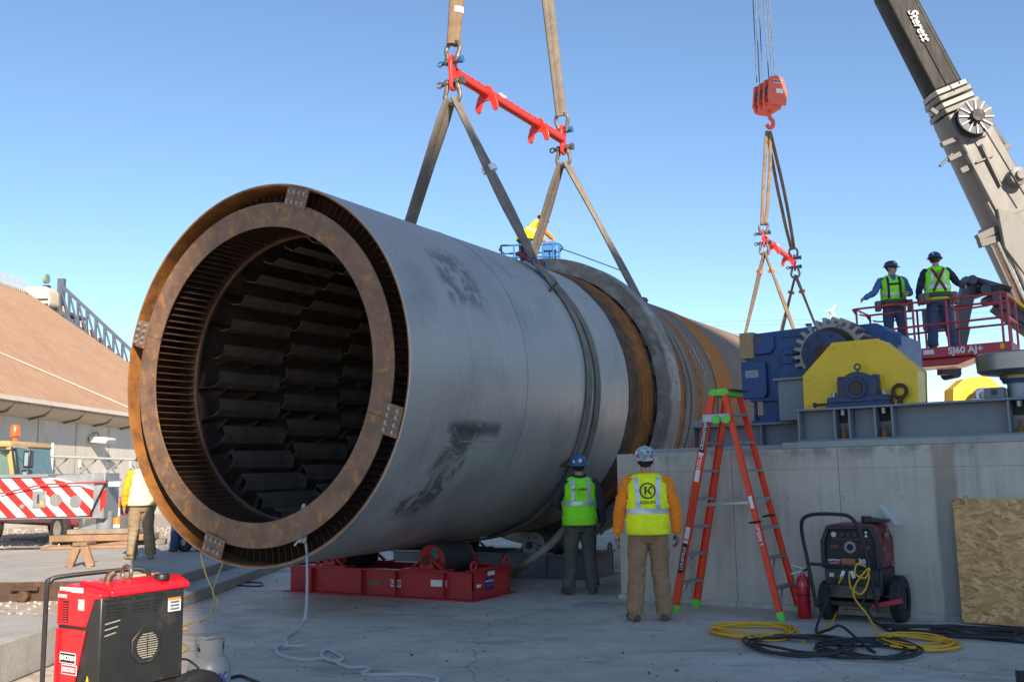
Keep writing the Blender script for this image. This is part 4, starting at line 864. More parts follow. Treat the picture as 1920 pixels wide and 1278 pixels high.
tag(MB().tube([BP(37.6,-.3,.0),BP(37.6,-.3,3.1)],.05,8).build('vent_pipe',white),'thin white upright pipe on the storage building wall','pipe')
# conveyor gallery above the gable end
cv=thing('conveyor_gallery','blue-grey truss conveyor gallery descending from the roof ridge','conveyor',(A(110,590,57).x,57,0))
trm=mat('conveyor_blue',(.10,.12,.165),.5,.3,var=.15); 
def CVp(x_,y_,Y=57): return A(x_,y_,Y)-Vector((A(110,590,57).x,57,0))
def gal(f,top,Y):
    xa,xb=113,345; 
    yt=(533+ (xb-xa)*f*.93); yb=(583+(xb-xa)*f*.895)
    return CVp(xa+(xb-xa)*f,(yt if top else yb),Y)
for Y,nm in ((56.5,'near'),(58.6,'far')):
    for top in (1,0): MB().beam(gal(0,top,Y),gal(1,top,Y),.18,.18).build('chord',trm,cv)
    for k in range(14):
        f0,f1=k/14,(k+1)/14
        MB().beam(gal(f0,0,Y),gal(f0,1,Y),.12,.12).build('post',trm,cv); MB().beam(gal(f0,1,Y),gal(f1,0,Y),.09,.09).build('diagonal',galv if Y>58 else trm,cv)
for k in range(15):
    f=k/14; p=gal(f,0,56.6);q=gal(f,0,58.5); MB().beam(p,q,.2,.2).build('cross_beam',darkm,cv)
    if k<14:
        f2=(k+.5)/14; p=gal(f2,0,57.1)+Vector((0,0,.3));q=gal(f2,0,58)+Vector((0,0,.3)); MB().beam(p,q,.55,.5).build('belt_cover',mat('cover_tan',(.45,.36,.27),.7,var=.2),cv)
b=MB(); d0=Vector((0,0,-.25)); b.add([gal(0,0,56.6)+d0,gal(1,0,56.6)+d0,gal(1,0,58.5)+d0,gal(0,0,58.5)+d0],[(0,1,2,3)]); b.build('belt_pan',mat('pan_dark',(.10,.09,.09),.7),cv)
b=MB()
for f,y0,y1 in ((0,.0,2.6),(.12,0,2.0)):
    p=gal(f,0,57); b.beam(p,p+Vector((-.3,0,-1.6-2*f)),.2,.2); b.beam(p+Vector((1.6,0,-.9)),p+Vector((0,0,-2.4)),.12,.12)
b.build('support_leg',trm,cv)
b=MB(); p=gal(0,0,57.5); b.beam(p+Vector((0,0,-.2)),p+Vector((0,0,2.0)),.28,.4); b.beam(p+Vector((-.9,0,-.2)),p+Vector((-.9,0,1.6)),.25,.4); b.box(p+Vector((-1.2,0,-.35)),(4.6,2.2,.2)); b.build('head_frame',trm,cv)
b=MB(); 
for zq in (0.55,1.05): b.beam(p+Vector((-5.3,-1,zq)),p+Vector((-1,-1,zq)),.06,.06)
for k in range(4): b.beam(p+Vector((-5.3+k*1.4,-1,-.3)),p+Vector((-5.3+k*1.4,-1,1.05)),.06,.06)
b.build('walkway_rail',trm,cv)
b=MB(); b.cyl(p+Vector((-1.0,-.6,.9)),p+Vector((-.5,-.6,.9)),.4,n=14); b.cyl(p+Vector((-.8,-.5,1.9)),p+Vector((-.6,-.5,1.9)),.3,n=14); b.build('drive_motor',mat('motor_green',(.2,.3,.22),.6),cv)
hp=thing('hopper','cream rounded hopper at the top of the conveyor','hopper',(A(78,560,57).x,57,A(78,580,57).z))
b=MB(); b.prism([(-.95,-.15),(-.9,.95),(-.55,1.25),(.6,1.25),(.85,1.05),(.95,.2),(.55,-.35),(-.4,-.6)],-.9,.9); b.build('casing',mat('hopper_cream',(.66,.56,.42),.6,var=.1),hp,bevel=.12,seg=3)
b=MB(); b.beam((-.8,-.95,.45),(.85,-.95,.45),.06,.1); b.beam((-.8,-.95,.15),(.85,-.95,.15),.06,.08); b.build('band',trm,hp)
# ------------------------------------------------------------------ crane carrier with striped outrigger box
cc=thing('crane_carrier','crane carrier end with red and white striped outrigger box','crane',(A(100,960,20.2).x,20.2,0))
O_=Vector((A(100,960,20.2).x,20.2,0))
def C(x_,y_,Y=20.2): return A(x_,y_,Y)-O_
def poly_px(pts,Y,dep): return [(C(x_,y_,Y).x,C(x_,y_,Y).z) for x_,y_ in pts]
body=[(-60,896),(85,893),(118,902),(180,918),(186,966),(-60,972)]
MB().prism(poly_px(body,20.2,1),0,.9).build('outrigger_box',white,cc,bevel=.02)
stripe=mat('stripe_red',(.72,.02,.015),.45,var=.06)
x0b,x1b=C(-60,930).x,C(186,930).x; zt_,zb2=C(80,894).z,C(80,970).z
cut=poly_px(body,20.2,1)
def clip(poly,clipper):
    def inside(p,a,b_): return (b_[0]-a[0])*(p[1]-a[1])-(b_[1]-a[1])*(p[0]-a[0])<=1e-9
    def inter(p,q,a,b_):
        x1,y1,x2,y2,x3,y3,x4,y4=*p,*q,*a,*b_; den=(x1-x2)*(y3-y4)-(y1-y2)*(x3-x4)
        px_=((x1*y2-y1*x2)*(x3-x4)-(x1-x2)*(x3*y4-y3*x4))/den; py_=((x1*y2-y1*x2)*(y3-y4)-(y1-y2)*(x3*y4-y3*x4))/den; return (px_,py_)
    out=poly
    for i in range(len(clipper)):
        a,b_=clipper[i],clipper[(i+1)%len(clipper)]; inp=out; out=[]
        for j in range(len(inp)):
            p,q=inp[j],inp[(j+1)%len(inp)]
            if inside(q,a,b_):
                if not inside(p,a,b_): out.append(inter(p,q,a,b_))
                out.append(q)
            elif inside(p,a,b_): out.append(inter(p,q,a,b_))
        if not out: return []
    return out
inset=[(x*.995,z) for x,z in cut]
for k in range(-2,12):
    xl=x0b+k*.42; h=zt_-zb2; P=clip([(xl,zt_+.02),(xl+.2,zt_+.02),(xl+.2+h*1.05,zb2-.02),(xl+h*1.05,zb2-.02)],cut)
    if len(P)>2: MB().prism(P,-.004,.0).build('red_stripe',stripe,cc)
def pbox(x0,y0,x1,y1,dy0,dy1,m,nm,par=None,bev=.01):
    p=C(x0,y1);q=C(x1,y0); return MB().span(p.x,q.x,dy0,dy1,p.z,q.z).build(nm,m,par or cc,bevel=bev)
pbox(-60,888,92,897,-.05,.9,greyp,'top_edge'); pbox(-60,968,188,975,-.06,.9,galv,'bottom_edge')
pbox(61,920,88,952,-.03,-.006,galv,'control_plate'); pbox(71,926,75,943,-.045,-.031,darkm,'plate_handle',bev=.003)
pbox(77,939,82,946,-.036,-.0305,yellowp,'plate_tag',bev=0)
for x_,y_ in ((105,937),(142,940)):
    q=C(x_,y_); MB().lathe([(0,-.02),(.125,-.02),(.13,-.012),(.13,-.004)],24,c=q,ax='Y').build('round_cover',mat('cover_grey',(.2,.2,.2),.6),cc)
q=C(42,949); MB().lathe([(0,-.03),(.045,-.03),(.05,-.005)],16,c=q,ax='Y').build('cap',galv,cc)
MB().prism(poly_px([(78,893),(130,888),(176,888),(176,917),(128,905)],20.5,1),.35,.8).build('beam_housing',galv,cc,bevel=.02)
pbox(174,886,199,972,-.03,.7,galv,'jack_box'); 
MB().prism([(C(189,925).x,C(189,925).z),(C(200,915).x,C(200,915).z),(C(200,945).x,C(200,945).z),(C(189,960).x,C(189,960).z)],-.036,-.031).build('red_stripe',stripe,cc)
q=C(185,968); MB().cyl((q.x,.3,C(185,1000).z),(q.x,.3,q.z+.1),.17,n=24).build('jack_sleeve',greyp,cc,bevel=.01)
MB().cyl((q.x,.3,C(185,1025).z),(q.x,.3,C(185,1000).z-.001),.1,n=24).build('jack_rod',mat('chrome',(.5,.5,.5),.2,1),cc)
MB().cyl((q.x,.3,C(185,1031).z),(q.x,.3,C(185,1025).z),.16,.12,n=20).build('jack_foot',galv,cc)
MB().beam(Vector((C(140,1000).x,.3,C(140,1000).z)),Vector((C(180,990).x,.3,C(180,988).z)),.25,.18).build('lower_brace',galv,cc,bevel=.01)
pbox(203,902,224,912,0,.3,white,'lamp_bracket')
MB().tube([C(0,925,20.1),C(80,908,20.1),C(200,903,20.1)],.02,6).build('red_hose',mat('hose_red',(.4,.05,.06),.6),cc); MB().tube([C(200,900,20.1),C(168,965,20.1)],.018,6).build('black_hose',black,cc)
# timber cribbing under the jack
cr_=thing('timber_mat','stack of weathered timbers and blocks under the outrigger jack','timber mat',(A(180,1035,20.2).x,20.5,.2))
for i,(dx,dy,L,zq,rz,wd,hh) in enumerate(((.1,0,1.5,.27,0,.5,.10),(.0,-.2,1.9,.13,.05,.3,.13),(.25,.25,1.6,.13,-.04,.3,.13),(-.1,-.55,1.7,.0,.12,.24,.06),(.5,.3,1.4,0,.2,.26,.12),(.05,-.1,1.3,.0,-.15,.26,.12))):
    MB().box((dx,dy,zq+hh/2+.002),(L,wd,hh),Matrix.Rotation(rz,3,'Z')).build('timber',brownt if i%2 else mat('grey_timber',(.26,.22,.17),.9,var=.3,scale=4,bump=.3),cr_,bevel=.012)
sh=thing('trestle','low brown timber trestle in front of the timber mat','trestle',G(150,1062,.2),.1)
for s in (-1,1): MB().beam((s*.17,0,0),(s*.05,0,.33),.12,.09,up=(0,1,0)).build('leg',brownt,sh,bevel=.008)
MB().span(-.11,.11,-.07,.4,.33,.385).build('top_beam',brownt,sh,bevel=.01)
# carrier cab
cb=thing('crane_cab','crane cab with yellow roof, amber beacon and black mirrors at left edge','cab',(A(0,900,22).x,22,0)); O2=Vector((A(0,900,22).x,22,0))
def K(x_,y_,Y=22): return A(x_,y_,Y)-O2
cabm=mat('cab_black',(.03,.03,.033),.4); caby=mat('cab_yellow',(.50,.33,.12),.5)
MB().prism([(K(-90,900).x,K(0,900).z),(K(31,900).x,K(31,900).z),(K(24,836).x,K(24,836).z),(K(-90,832).x,K(0,832).z)],0,1.8).build('cab_shell',mat('cab_glass',(.10,.17,.13),.12,0,var=.15,coat=.6),cb,bevel=.04)
MB().prism([(K(-90,838).x,K(0,838).z),(K(26,838).x,K(26,838).z),(K(22,826).x,K(22,826).z),(K(-90,820).x,K(0,822).z)],-.1,1.9).build('roof',caby,cb,bevel=.05)
MB().beam(Vector((K(25,838).x,-.03,K(25,838).z)),Vector((K(33,900).x,-.03,K(33,900).z)),.14,.12,up=(0,1,0)).build('pillar',cabm,cb,bevel=.02)
MB().beam(Vector((K(20,838).x,-.09,K(25,838).z)),Vector((K(27,890).x,-.09,K(33,890).z)),.10,.04,up=(0,1,0)).build('pillar_stripe',caby,cb,bevel=.01)
MB().prism([(K(2,842).x,K(2,842).z),(K(26,842).x,K(24,842).z),(K(20,850).x,K(20,852).z),(K(8,848).x,K(8,846).z)],-.12,-.05).build('sun_visor',cabm,cb)
MB().lathe([(.0,.27),(.07,.26),(.10,.2),(.115,.03),(.115,0),(.05,-.02),(.05,-.2),(0,-.2)],24,c=(K(11,820).x,.4,K(11,816).z)).build('beacon',mat('amber_lens',(.75,.13,.02),.25,coat=.5),cb)
MB().tube([K(24,837,21.8),K(50,839,21.8),K(55,846,21.8)],.025,6).build('mirror_arm',galv,cb)
for (x0,y0,x1,y1) in ((46,844,61,877),(43,880,58,895)):
    p=K(x0,y1,21.8);q=K(x1,y0,21.8); m_=MB().span(p.x,q.x,-.3,-.1,p.z,q.z).build('mirror',cabm,cb,bevel=.03); MB().span(p.x+.04,q.x-.04,-.306,-.301,p.z+.05,q.z-.05).build('mirror_glass',mat('mirror_glass',(.4,.45,.45),.1,.9),m_)
# ------------------------------------------------------------------ pickup truck behind
tk=thing('pickup_truck','maroon pickup truck parked behind the striped outrigger box','truck',(A(110,1005,27).x,27,-.03)); O3=Vector((A(110,1005,27).x,27,-.03))
def TK(x_,y_,Y=27): return A(x_,y_,Y)-O3
car=mat('maroon_car_paint',(.22,.012,.03),.28,var=.05,coat=.8)
prof=[(-3.0,.55),(-3.0,1.02),(-2.7,1.12),(-1.2,1.2),(-.9,1.25),(-.2,1.78),(1.3,1.8),(1.6,1.25),(3.0,1.22),(3.05,.6),(2.6,.5),(-2.7,.45)]
bd=MB().prism([(-x,z) for x,z in prof],-.95,.95); bd.build('body',car,tk,bevel=.09,seg=3)
MB().prism([(.75,1.28),(.24,1.72),(-1.25,1.74),(-1.45,1.28)],-.97,.97).build('side_window',mat('dark_glass',(.02,.025,.03),.08,coat=.5),tk,bevel=.02)
MB().span(2.85,3.1,-.98,.98,.35,.72).build('bumper',mat('grey_bumper',(.12,.12,.125),.5),tk,bevel=.06)
for s in (-1,1): MB().span(2.78,3.035,s*.7-.2,s*.7+.2,.82,1.05).build('headlight',mat('lamp_glass',(.7,.7,.68),.15,coat=.6),tk,bevel=.04)
MB().span(2.98,3.05,-.42,.42,.78,1.05).build('grille',black,tk,bevel=.02)
for x_ in (1.95,-1.9):
    for s in (-1,1):
        wv_=MB(); wv_.lathe([(.22,-.13),(.36,-.13),(.4,-.09),(.4,.09),(.36,.13),(.22,.13)],32,ax='Y'); wh=wv_.build('wheel',rubber,tk,mw=Matrix.Translation((x_,s*.92,.4)))
        MB().lathe([(0,s*.09),(.05,s*.1),(.22,s*.12),(.225,s*.05)],20,ax='Y').build('rim',mat('alloy',(.5,.48,.45),.35,.8),wh)
tk.rotation_euler=(0,0,rad(-38))
# delineator post
dl_=thing('delineator_post','orange and white striped traffic delineator post with rubber foot','traffic post',G(217,1023))
for i in range(5): MB().lathe([(.095-.006*i,.12+.2*i),(.093-.006*(i+1),.12+.2*(i+1)-.002)],20).build('band',mat('traffic_orange',(.85,.22,.03),.6) if i%2==0 else white,dl_)
MB().lathe([(.0,1.16),(.05,1.155),(.066,1.12)],16).build('cap',MATS['traffic_orange'],dl_); MB().lathe([(0,.12),(.1,.12),(.24,.04),(.25,0),(0,0)],8).build('foot',MATS['traffic_orange'],dl_)
# small cart wheel by the drum
ww=thing('cart','small dark hand cart with rubber wheels behind the front of the drum','cart',G(335,1036,.2)+Vector((0,.3,0)),-.4)
for x_ in (0,.42):
    MB().lathe([(.07,-.05),(.15,-.05),(.18,-.03),(.18,.03),(.15,.05),(.07,.05)],24,c=(x_,0,.18),ax='Y').build('wheel',rubber,ww); MB().lathe([(0,-.045),(.07,-.04),(.08,0)],16,c=(x_,0,.18),ax='Y').build('hub',galv,ww)
MB().span(-.15,.6,.06,.5,.16,.24).build('deck',blackp,ww,bevel=.01)
# ------------------------------------------------------------------ ladder
fa,fa2,fb,fb2=[G(*q) for q in ((1268,1141),(1301,1129),(1456,1158),(1487,1143))]
ctr=(fa+fa2+fb+fb2)/4-WV*.22+WU*.13; top=A(1383,738,ctr.y); LH=2.38
ld_=thing('step_ladder','orange fibreglass double-sided step ladder with green feet and cap','ladder',(ctr.x,ctr.y,0),WROT)
IM=ld_.matrix_basis.inverted()
sp_=(fb-fa).length/2; wd_=.27
def rail(sx,sy,t):           # t 0..1 from foot to top
    return Vector((sx*(sp_+(.07-sp_)*t), sy*(wd_+(.20-wd_)*t), LH*t))
for sx in (-1,1):
    for sy in (-1,1):
        p,q=rail(sx,sy,.03),rail(sx,sy,.985); d=(q-p).normalized(); n=Vector((0,1,0)); n=(n-d*n.dot(d)).normalized(); xv=d.cross(n)
        R=Matrix((xv,n,d)).transposed(); L=(q-p).length; wz=.085 if sx<0 else .062
        b=MB(); b.M=Matrix.Translation((p+q)/2)@R.to_4x4(); b.box((0,sy*.014,0),(wz,.006,L)); b.box((-wz/2+.003,0,0),(.006,.034,L)); b.box((wz/2-.003,0,0),(.006,.034,L)); rl_=b.build('rail',orangel,ld_,bevel=.0015)
        b=MB(); b.M=Matrix.Translation(rail(sx,sy,.03))@R.to_4x4(); b.box((0,0,-.035),(wz+.012,.045,.09)); b.box((0,sy*.012,-.08),(wz+.02,.065,.018)); b.build('foot',green,ld_,bevel=.006)
        for t in ((.30,.36,.62,.74) if sx<0 else (.5,)):
            c=rail(sx,sy,t); b=MB(); b.M=Matrix.Translation(c)@R.to_4x4(); b.box((0,sy*.0185,0),(wz*.62,.002,.13)); 
            if sy<0: b.build('label',white,ld_)
for sx in (-1,1):
    for k in range(7):
        t=(k+1)*.305/LH; p,q=rail(sx,-1,t),rail(sx,1,t)
        b=MB(); b.box((p+q)/2,(.085 if sx<0 else .07,(q-p).length-.03,.026)); 
        for j in range(5): b.box((p+q)/2+Vector((-.03+.015*j,0,.0145)),(.005,(q-p).length-.04,.004))
        b.build('step',alu,ld_)
        if k in (0,1): b=MB(); b.beam(p.lerp(q,.45)-Vector((0,0,.015)),rail(sx,-1,t-.09)+Vector((0,.02,0)),.02,.004); b.build('step_brace',alu,ld_)
for sy in (-1,1):
    p,q=rail(-1,sy,.485),rail(1,sy,.5); b=MB(); b.beam(p,q,.03,.006,up=(0,1,0)); b.cyl((p+q)/2+Vector((0,-.01,0)),(p+q)/2+Vector((0,.01,0)),.018,n=10); b.build('spreader',alu,ld_)
MB().prism([(-.12,-.04),(.10,-.04),(.115,.015),(.06,.04),(-.08,.04),(-.13,.01)],-.2,.2).build('cap',green,ld_,bevel=.012,mw=Matrix.Translation((0,0,LH)))
MB().box((.14,0,LH+.02),(.10,.36,.02)).build('cap_tray',blackp,ld_,bevel=.006)
MB().box((-.03,-.225,LH-.28),(.32,.016,.09)).build('hinge_bracket',alu,ld_,bevel=.006)
for xx in (-.02,.1): MB().lathe([(0,-.03),(.045,-.03),(.05,-.02),(.05,.0)],18,ax='Y').build('hinge_disc',green,ld_,mw=Matrix.Translation((xx,-.235,LH-.3)))
def rail_text(txt,sx,t,size,m,bg=None,blen=.3):
    p=rail(sx,-1,t); d=(rail(sx,-1,t+.05)-p).normalized(); n=Vector((0,-1,0)); n=(n-d*n.dot(d)).normalized(); F=frame(p+n*.0195,d,n.cross(d))
    if bg: MB().box((0,0,.0),(blen,.058,.0015)).build('print_panel',bg,ld_,mw=F)
    text('lettering',txt,size,m,ld_,F@Matrix.Translation((0,0,.0014)),bold=.0008,depth=.0004)
rail_text('CROSSXSTEP',-1,.80,.052,white,black,.36); rail_text('LOUISVILLE',-1,.245,.05,white,black,.33); rail_text('L KEELEY',-1,.68,.06,white); rail_text('L KEELEY',1,.36,.055,white)
for t in (.41,): 
    p=rail(1,-1,t); MB().cyl(p+Vector((-.08,-.02,0)),p+Vector((.05,-.02,.02)),.011,n=8).build('pin',black,ld_)
    p=rail(1,1,t+.02); MB().cyl(p+Vector((-.10,-.05,0)),p+Vector((.03,-.02,.02)),.011,n=8).build('pin',black,ld_)
# ------------------------------------------------------------------ extinguisher
ex=thing('fire_extinguisher','red fire extinguisher standing between ladder and welder','fire extinguisher',G(1509,1158),.3)
k=1.0; exr=mat('extinguisher_red',(.50,.008,.02),.3,var=.06,coat=.4)
b=MB(); b.lathe([(0,0),(.062,0),(.068,.01),(.068,.36),(.062,.395),(.04,.425),(.022,.435),(.02,.46),(0,.46)],32); b.build('cylinder',exr,ex)
MB().lathe([(.0695,.23),(.0695,.245)],32).build('strap',black,ex)
b=MB(); b.cyl((0,0,.455),(0,0,.49),.018,n=14); b.build('valve',galv,ex)
b=MB(); b.beam((.02,0,.485),(-.13,0,.455),.022,.008); b.beam((.02,0,.50),(-.12,0,.545),.022,.008); b.build('lever',white,ex)
b=MB(); b.tube(smooth_path([(.02,0,.48),(.07,.0,.49),(.095,.02,.42),(.085,.03,.2)]),.011,8); b.build('hose',rubber,ex)
# ------------------------------------------------------------------ welder-generators
def welder2():
    a_,z_=WX(1598,1160,-2.2)
    o=G(1603,1165); loc=Vector((o.x,o.y,0)); f=-WV; 
    t=thing('welder_generator','dark maroon welder generator on a wheeled cart against the pier','welder',loc,WROT)
    # local: x right, y away from camera
    w2,dp=.285,.95; z0,z1=.20,.96
    red2=mat('faded_maroon_paint',(.20,.028,.03),.5,var=.2,scale=6,col2=(.10,.03,.03),lo=.55,hi=.75); dk=mat('charcoal_plastic',(.028,.027,.03),.5,var=.2,scale=8,col2=(.07,.06,.055),lo=.6,hi=.8)
    MB().prism([(-w2,.52),(w2,.52),(w2,.80),(w2-.045,z1-.02),(w2-.09,z1),(-w2+.09,z1),(-w2+.045,z1-.02),(-w2,.80)],.03,dp).build('cover',red2,t,bevel=.02)
    MB().span(-w2,w2,.03,dp,z0+.05,.518).build('lower_casing',dk,t,bevel=.015)
    MB().prism([(-w2-.01,.52),(-w2-.01,.79),(-w2+.06,z1-.01),(w2-.06,z1-.01),(w2+.01,.79),(w2+.01,.52),(w2-.035,.52),(w2-.035,.78),(w2-.085,z1-.05),(-w2+.085,z1-.05),(-w2+.035,.78),(-w2+.035,.52)],-.03,.05).build('front_bezel',dk,t,bevel=.012)
    MB().prism([(-w2+.04,.522),(-w2+.04,.775),(-w2+.09,z1-.055),(w2-.09,z1-.055),(w2-.04,.775),(w2-.04,.522)],.0,.028).build('control_panel',black,t)
    fr_=Matrix.Rotation(PI/2,4,'X')
    for x,z,r,m in ((-.155,.86,.026,offwhite),(-.07,.86,.016,darkm),(-.01,.86,.016,darkm),(.06,.86,.016,darkm),(.17,.85,.012,white),(.17,.885,.012,white)): MB().cyl((x,0,z),(x,-.016,z),r,n=16).build('knob',m,t)
    MB().cyl((.0,-.001,.735),(0,-.004,.735),.062,n=28).build('dial_ring',mat('dial_red',(.55,.06,.1),.5),t); MB().cyl((0,-.004,.735),(0,-.007,.735),.05,n=28).build('dial_scale',mat('dial_blue',(.2,.35,.45),.5),t); MB().cyl((0,-.006,.735),(0,-.032,.735),.034,.028,n=20).build('dial_knob',black,t)
    for x in (-.155,.155): MB().span(x-.045,x+.045,-.006,-.001,.72,.755).build('display',mat('display_red',(.16,.02,.015),.3),t)
    MB().span(-.19,.22,-.004,-.001,.812,.815).build('panel_line',mat('dial_red',(.5,.05,.05),.5),t)
    MB().span(-.245,.245,-.018,.0,.555,.625).build('brand_strip',black,t); MB().span(-.09,.05,-.02,-.0185,.56,.622).build('orange_panel',mat('panel_rust',(.4,.12,.05),.6),t)
    text('lettering','305',.062,white,t,Matrix.Translation((.135,-.0195,.598))@fr_,bold=.0015,sx=1.25); text('lettering','RANGER',.022,white,t,Matrix.Translation((.135,-.0195,.563))@fr_,bold=.0006,sx=1.3)
    text('lettering','LINCOLN',.03,white,t,Matrix.Translation((-.165,-.0195,.603))@fr_,bold=.0006); MB().span(-.225,-.105,-.0195,-.0185,.563,.583).build('red_badge',redb,t); text('lettering','ELECTRIC',.02,white,t,Matrix.Translation((-.165,-.0205,.573))@fr_)
    MB().span(-w2+.02,w2-.02,-.015,.03,.36,.52).build('outlet_panel',dk,t,bevel=.006)
    for x,z,m in ((-.2,.455,offwhite),(-.24,.47,darkm),(-.24,.44,darkm)): MB().span(x-.025,x+.025,-.022,-.0155,z-.02,z+.02).build('outlet',m,t,bevel=.004)
    for x in (-.17,.03,.2): MB().cyl((x,-.015,.39),(x,-.06,.385),.032,.026,n=14).build('terminal',rubber,t)
    for j in range(11): MB().span(-w2+.03,w2-.03,-.004,.03,.235+.011*j,.2405+.011*j).build('grille_slat',mat('slat_metal',(.2,.18,.15),.5,.4),t)
    MB().prism([(-.1,.56),(.24,.56),(.5,.56),(.55,.80),(.0,.86)],w2+.001,w2+.004,'YZ').build('side_panel',red2,t,mw=Matrix.Translation((0,.2,0)))
    MB().prism([(.68,.56),(.94,.56),(.94,.78),(.80,.88),(.7,.75)],w2-.002,w2+.006,'YZ').build('side_vent',dk,t)
    for y,z,a,c in ((.2,.83,.1,.04),(.3,.8,.06,.16),(.13,.69,.05,.05),(.2,.62,.04,.04),(.28,.62,.04,.04),(.36,.62,.04,.04),(.4,.53,.18,.05)): MB().span(w2+.0045,w2+.006,y,y+a,z,z+c).build('side_label',mat('faded_label',(.24,.16,.16),.6),t)
    MB().cyl((0.08,.35,z1),(.08,.35,z1+.07),.05,n=18).build('fuel_cap',black,t); MB().tube(smooth_path([(-.02,.55,z1),(-.02,.55,z1+.1),(.0,.55,z1+.16),(.04,.56,z1+.17)]),.022,10).build('exhaust_pipe',shackm,t)
    MB().prism([(-.02,0),(.2,0),(.22,.03),(0,.05)],-.1,.1).build('lid',blackp,t,bevel=.01,mw=Matrix.Translation((.1,.3,z1+.01)))
    hb_=MB(); hx=w2+.06; hb_.tube(smooth_path([(-hx+.02,-.16,.14),(-hx-.03,-.20,.6),(-hx-.06,-.24,.95),(-hx+.03,-.26,1.06),(-.05,-.26,1.075),(.12,-.25,1.03),(.2,-.22,.8),(.24,-.18,.45),(.28,-.14,.12)],6),.019,10); hb_.build('pull_handle',blackp,t)
    MB().tube([(-hx-.04,-.2,.575),(.23,-.2,.56)],.016,8).build('handle_crossbar',blackp,t)
    MB().span(-w2,w2,-.02,dp+.05,.15,.20).build('cart_frame',blackp,t,bevel=.008)
    MB().beam((.2,-.1,.17),(.48,-.02,.24),.06,.05).build('tow_bar',mat('tow_red',(.38,.02,.03),.5),t,bevel=.008)
    for x,y,r in ((-w2+.0,.10,.19),(w2+.11,.22,.225),(-w2-.07,.85,.19),(w2+.11,.85,.225)):
        wb=MB(); pr_=[(.09,-.055),(r-.03,-.06),(r,-.045)]
        n_=40; wb.lathe([(r*.5,-.055),(r*.8,-.06),(r-.012,-.052),(r,-.036),(r,.036),(r-.012,.052),(r*.8,.06),(r*.5,.055)],n_,ax='X')
        wh=wb.build('wheel',rubber,t,mw=Matrix.Translation((x,y,r)))
        trd=MB()
        for kk in range(30):
            an=2*PI*kk/30
            for sgn in (-1,0,1): trd.M=Matrix.Rotation(an+.07*(sgn!=0),4,'X'); trd.box((sgn*.028,0,r),(.02,.022,.010),Matrix.Rotation(.5*sgn,3,'Z'))
        trd.build('tread',rubber,wh)
        MB().lathe([(0,.03),(.03,.035),(r*.5,.045),(r*.53,.03),(r*.53,-.03),(r*.5,-.045),(.03,-.035),(0,-.03)],24,ax='X').build('rim',blackp,wh)
    return t
w2t=welder2()
# clear visor and dark welding hood lying on the welder
LB=w2t.matrix_basis
hd=thing('face_shield','black face shield with a clear visor lying on the maroon welder','face shield',LB@Vector((.12,.55,1.0)),WROT)
b=MB(); b.lathe([(.02,.15),(.09,.14),(.125,.08),(.13,.0)],20,a0=-.2,a1=PI+.2); b.build('crown',blackp,hd,mw=Matrix.Rotation(-.5,4,'Y'))
vg=mat('clear_visor',(.75,.78,.8),.08,trans=.0,alpha=.38,var=.03)
vs=[];n_=10
for i in range(n_+1):
    a=-1.1+2.2*i/n_
    for r,zq,xo in ((.13,.13,0),(.15,-.08,.16)): vs.append((.02+xo+r*math.cos(a)*.8,r*math.sin(a)*1.1,zq+.02))
b=MB(); b.add(vs,[(2*i,2*i+2,2*i+3,2*i+1) for i in range(n_)]); b.build('visor',vg,hd); b=MB(); b.add([(.05,-.05,.1),(.12,-.06,-.01),(.14,.03,-.01),(.07,.04,.11)],[(0,1,2,3)]); b.build('paper_film',mat('blue_film',(.35,.5,.65),.5),hd)
# ------------------------------------------------------------------ cables on the floor
yel=mat('yellow_cable',(.80,.40,.012),.45,var=.1); blk=mat('black_cable',(.022,.021,.021),.55,var=.25,scale=10,col2=(.07,.06,.05),lo=.58,hi=.8)
def coil(cx,cy,rx,ry,turns,r,seed,rot=0,lift=.004,spread=.12):
    rn=random.Random(seed); pts=[]; N=26
    ph=[rn.uniform(0,6.3) for _ in range(6)]
    for i in range(int(turns*N)+1):
        a=2*PI*i/N; tn=i/N; e=1+spread*math.sin(tn*2.1+ph[0])+spread*.7*math.sin(a*1.5+ph[1]+tn)+.05*math.sin(3*a+ph[2])
        x=rx*e*math.cos(a)+.10*rx*math.sin(tn*1.7+ph[3]); y=ry*e*math.sin(a)+.14*ry*math.sin(tn*1.3+ph[4])
        z=r+lift+ (r*1.7)*(math.floor(tn*.5)*.55+.5+.5*math.sin(a*2.3+tn*1.9+ph[5]))
        c,s=math.cos(rot),math.sin(rot); pts.append(Vector((cx+x*c-y*s,cy+x*s+y*c,z)))
    return pts
def cable(name,label,pts,r,m,grp,sub=1,n=7): return tag(MB().tube(smooth_path(pts,sub) if sub>1 else pts,r,n).build(name,m),label,'cable',grp)
c1=G(1415,1186); p=coil(c1.x,c1.y,.36,.40,6.5,.0085,1,-.3); tail=[G(1480,1190,.012),G(1500,1195,.01),G(1515,1188,.01)]
cable('extension_cord','coiled yellow extension cord at the foot of the ladder',p+smooth_path([p[-1]]+tail,4)[1:],.0085,yel,'yellow cords')
g0=[G(x_,y_,.01) for x_,y_ in ((1330,1190),(1345,1203),(1390,1205))]
c2=G(1722,1209); p=coil(c2.x,c2.y,.27,.33,7,.0085,4,.2)
q=LB@Vector((.02,-.05,.40))
tail=[LB@Vector((-.0,-.08,.5)),LB@Vector((.03,-.16,.36)),LB@Vector((.13,-.2,.3)),LB@Vector((.2,-.2,.38)),LB@Vector((.23,-.2,.52)),LB@Vector((.14,-.22,.60)),LB@Vector((.1,-.22,.5)),LB@Vector((.2,-.23,.46)),LB@Vector((.24,-.22,.56)),LB@Vector((.12,-.24,.42)),LB@Vector((.08,-.24,.28)),G(1625,1150,.12),G(1650,1190,.012),G(1680,1212,.012)]
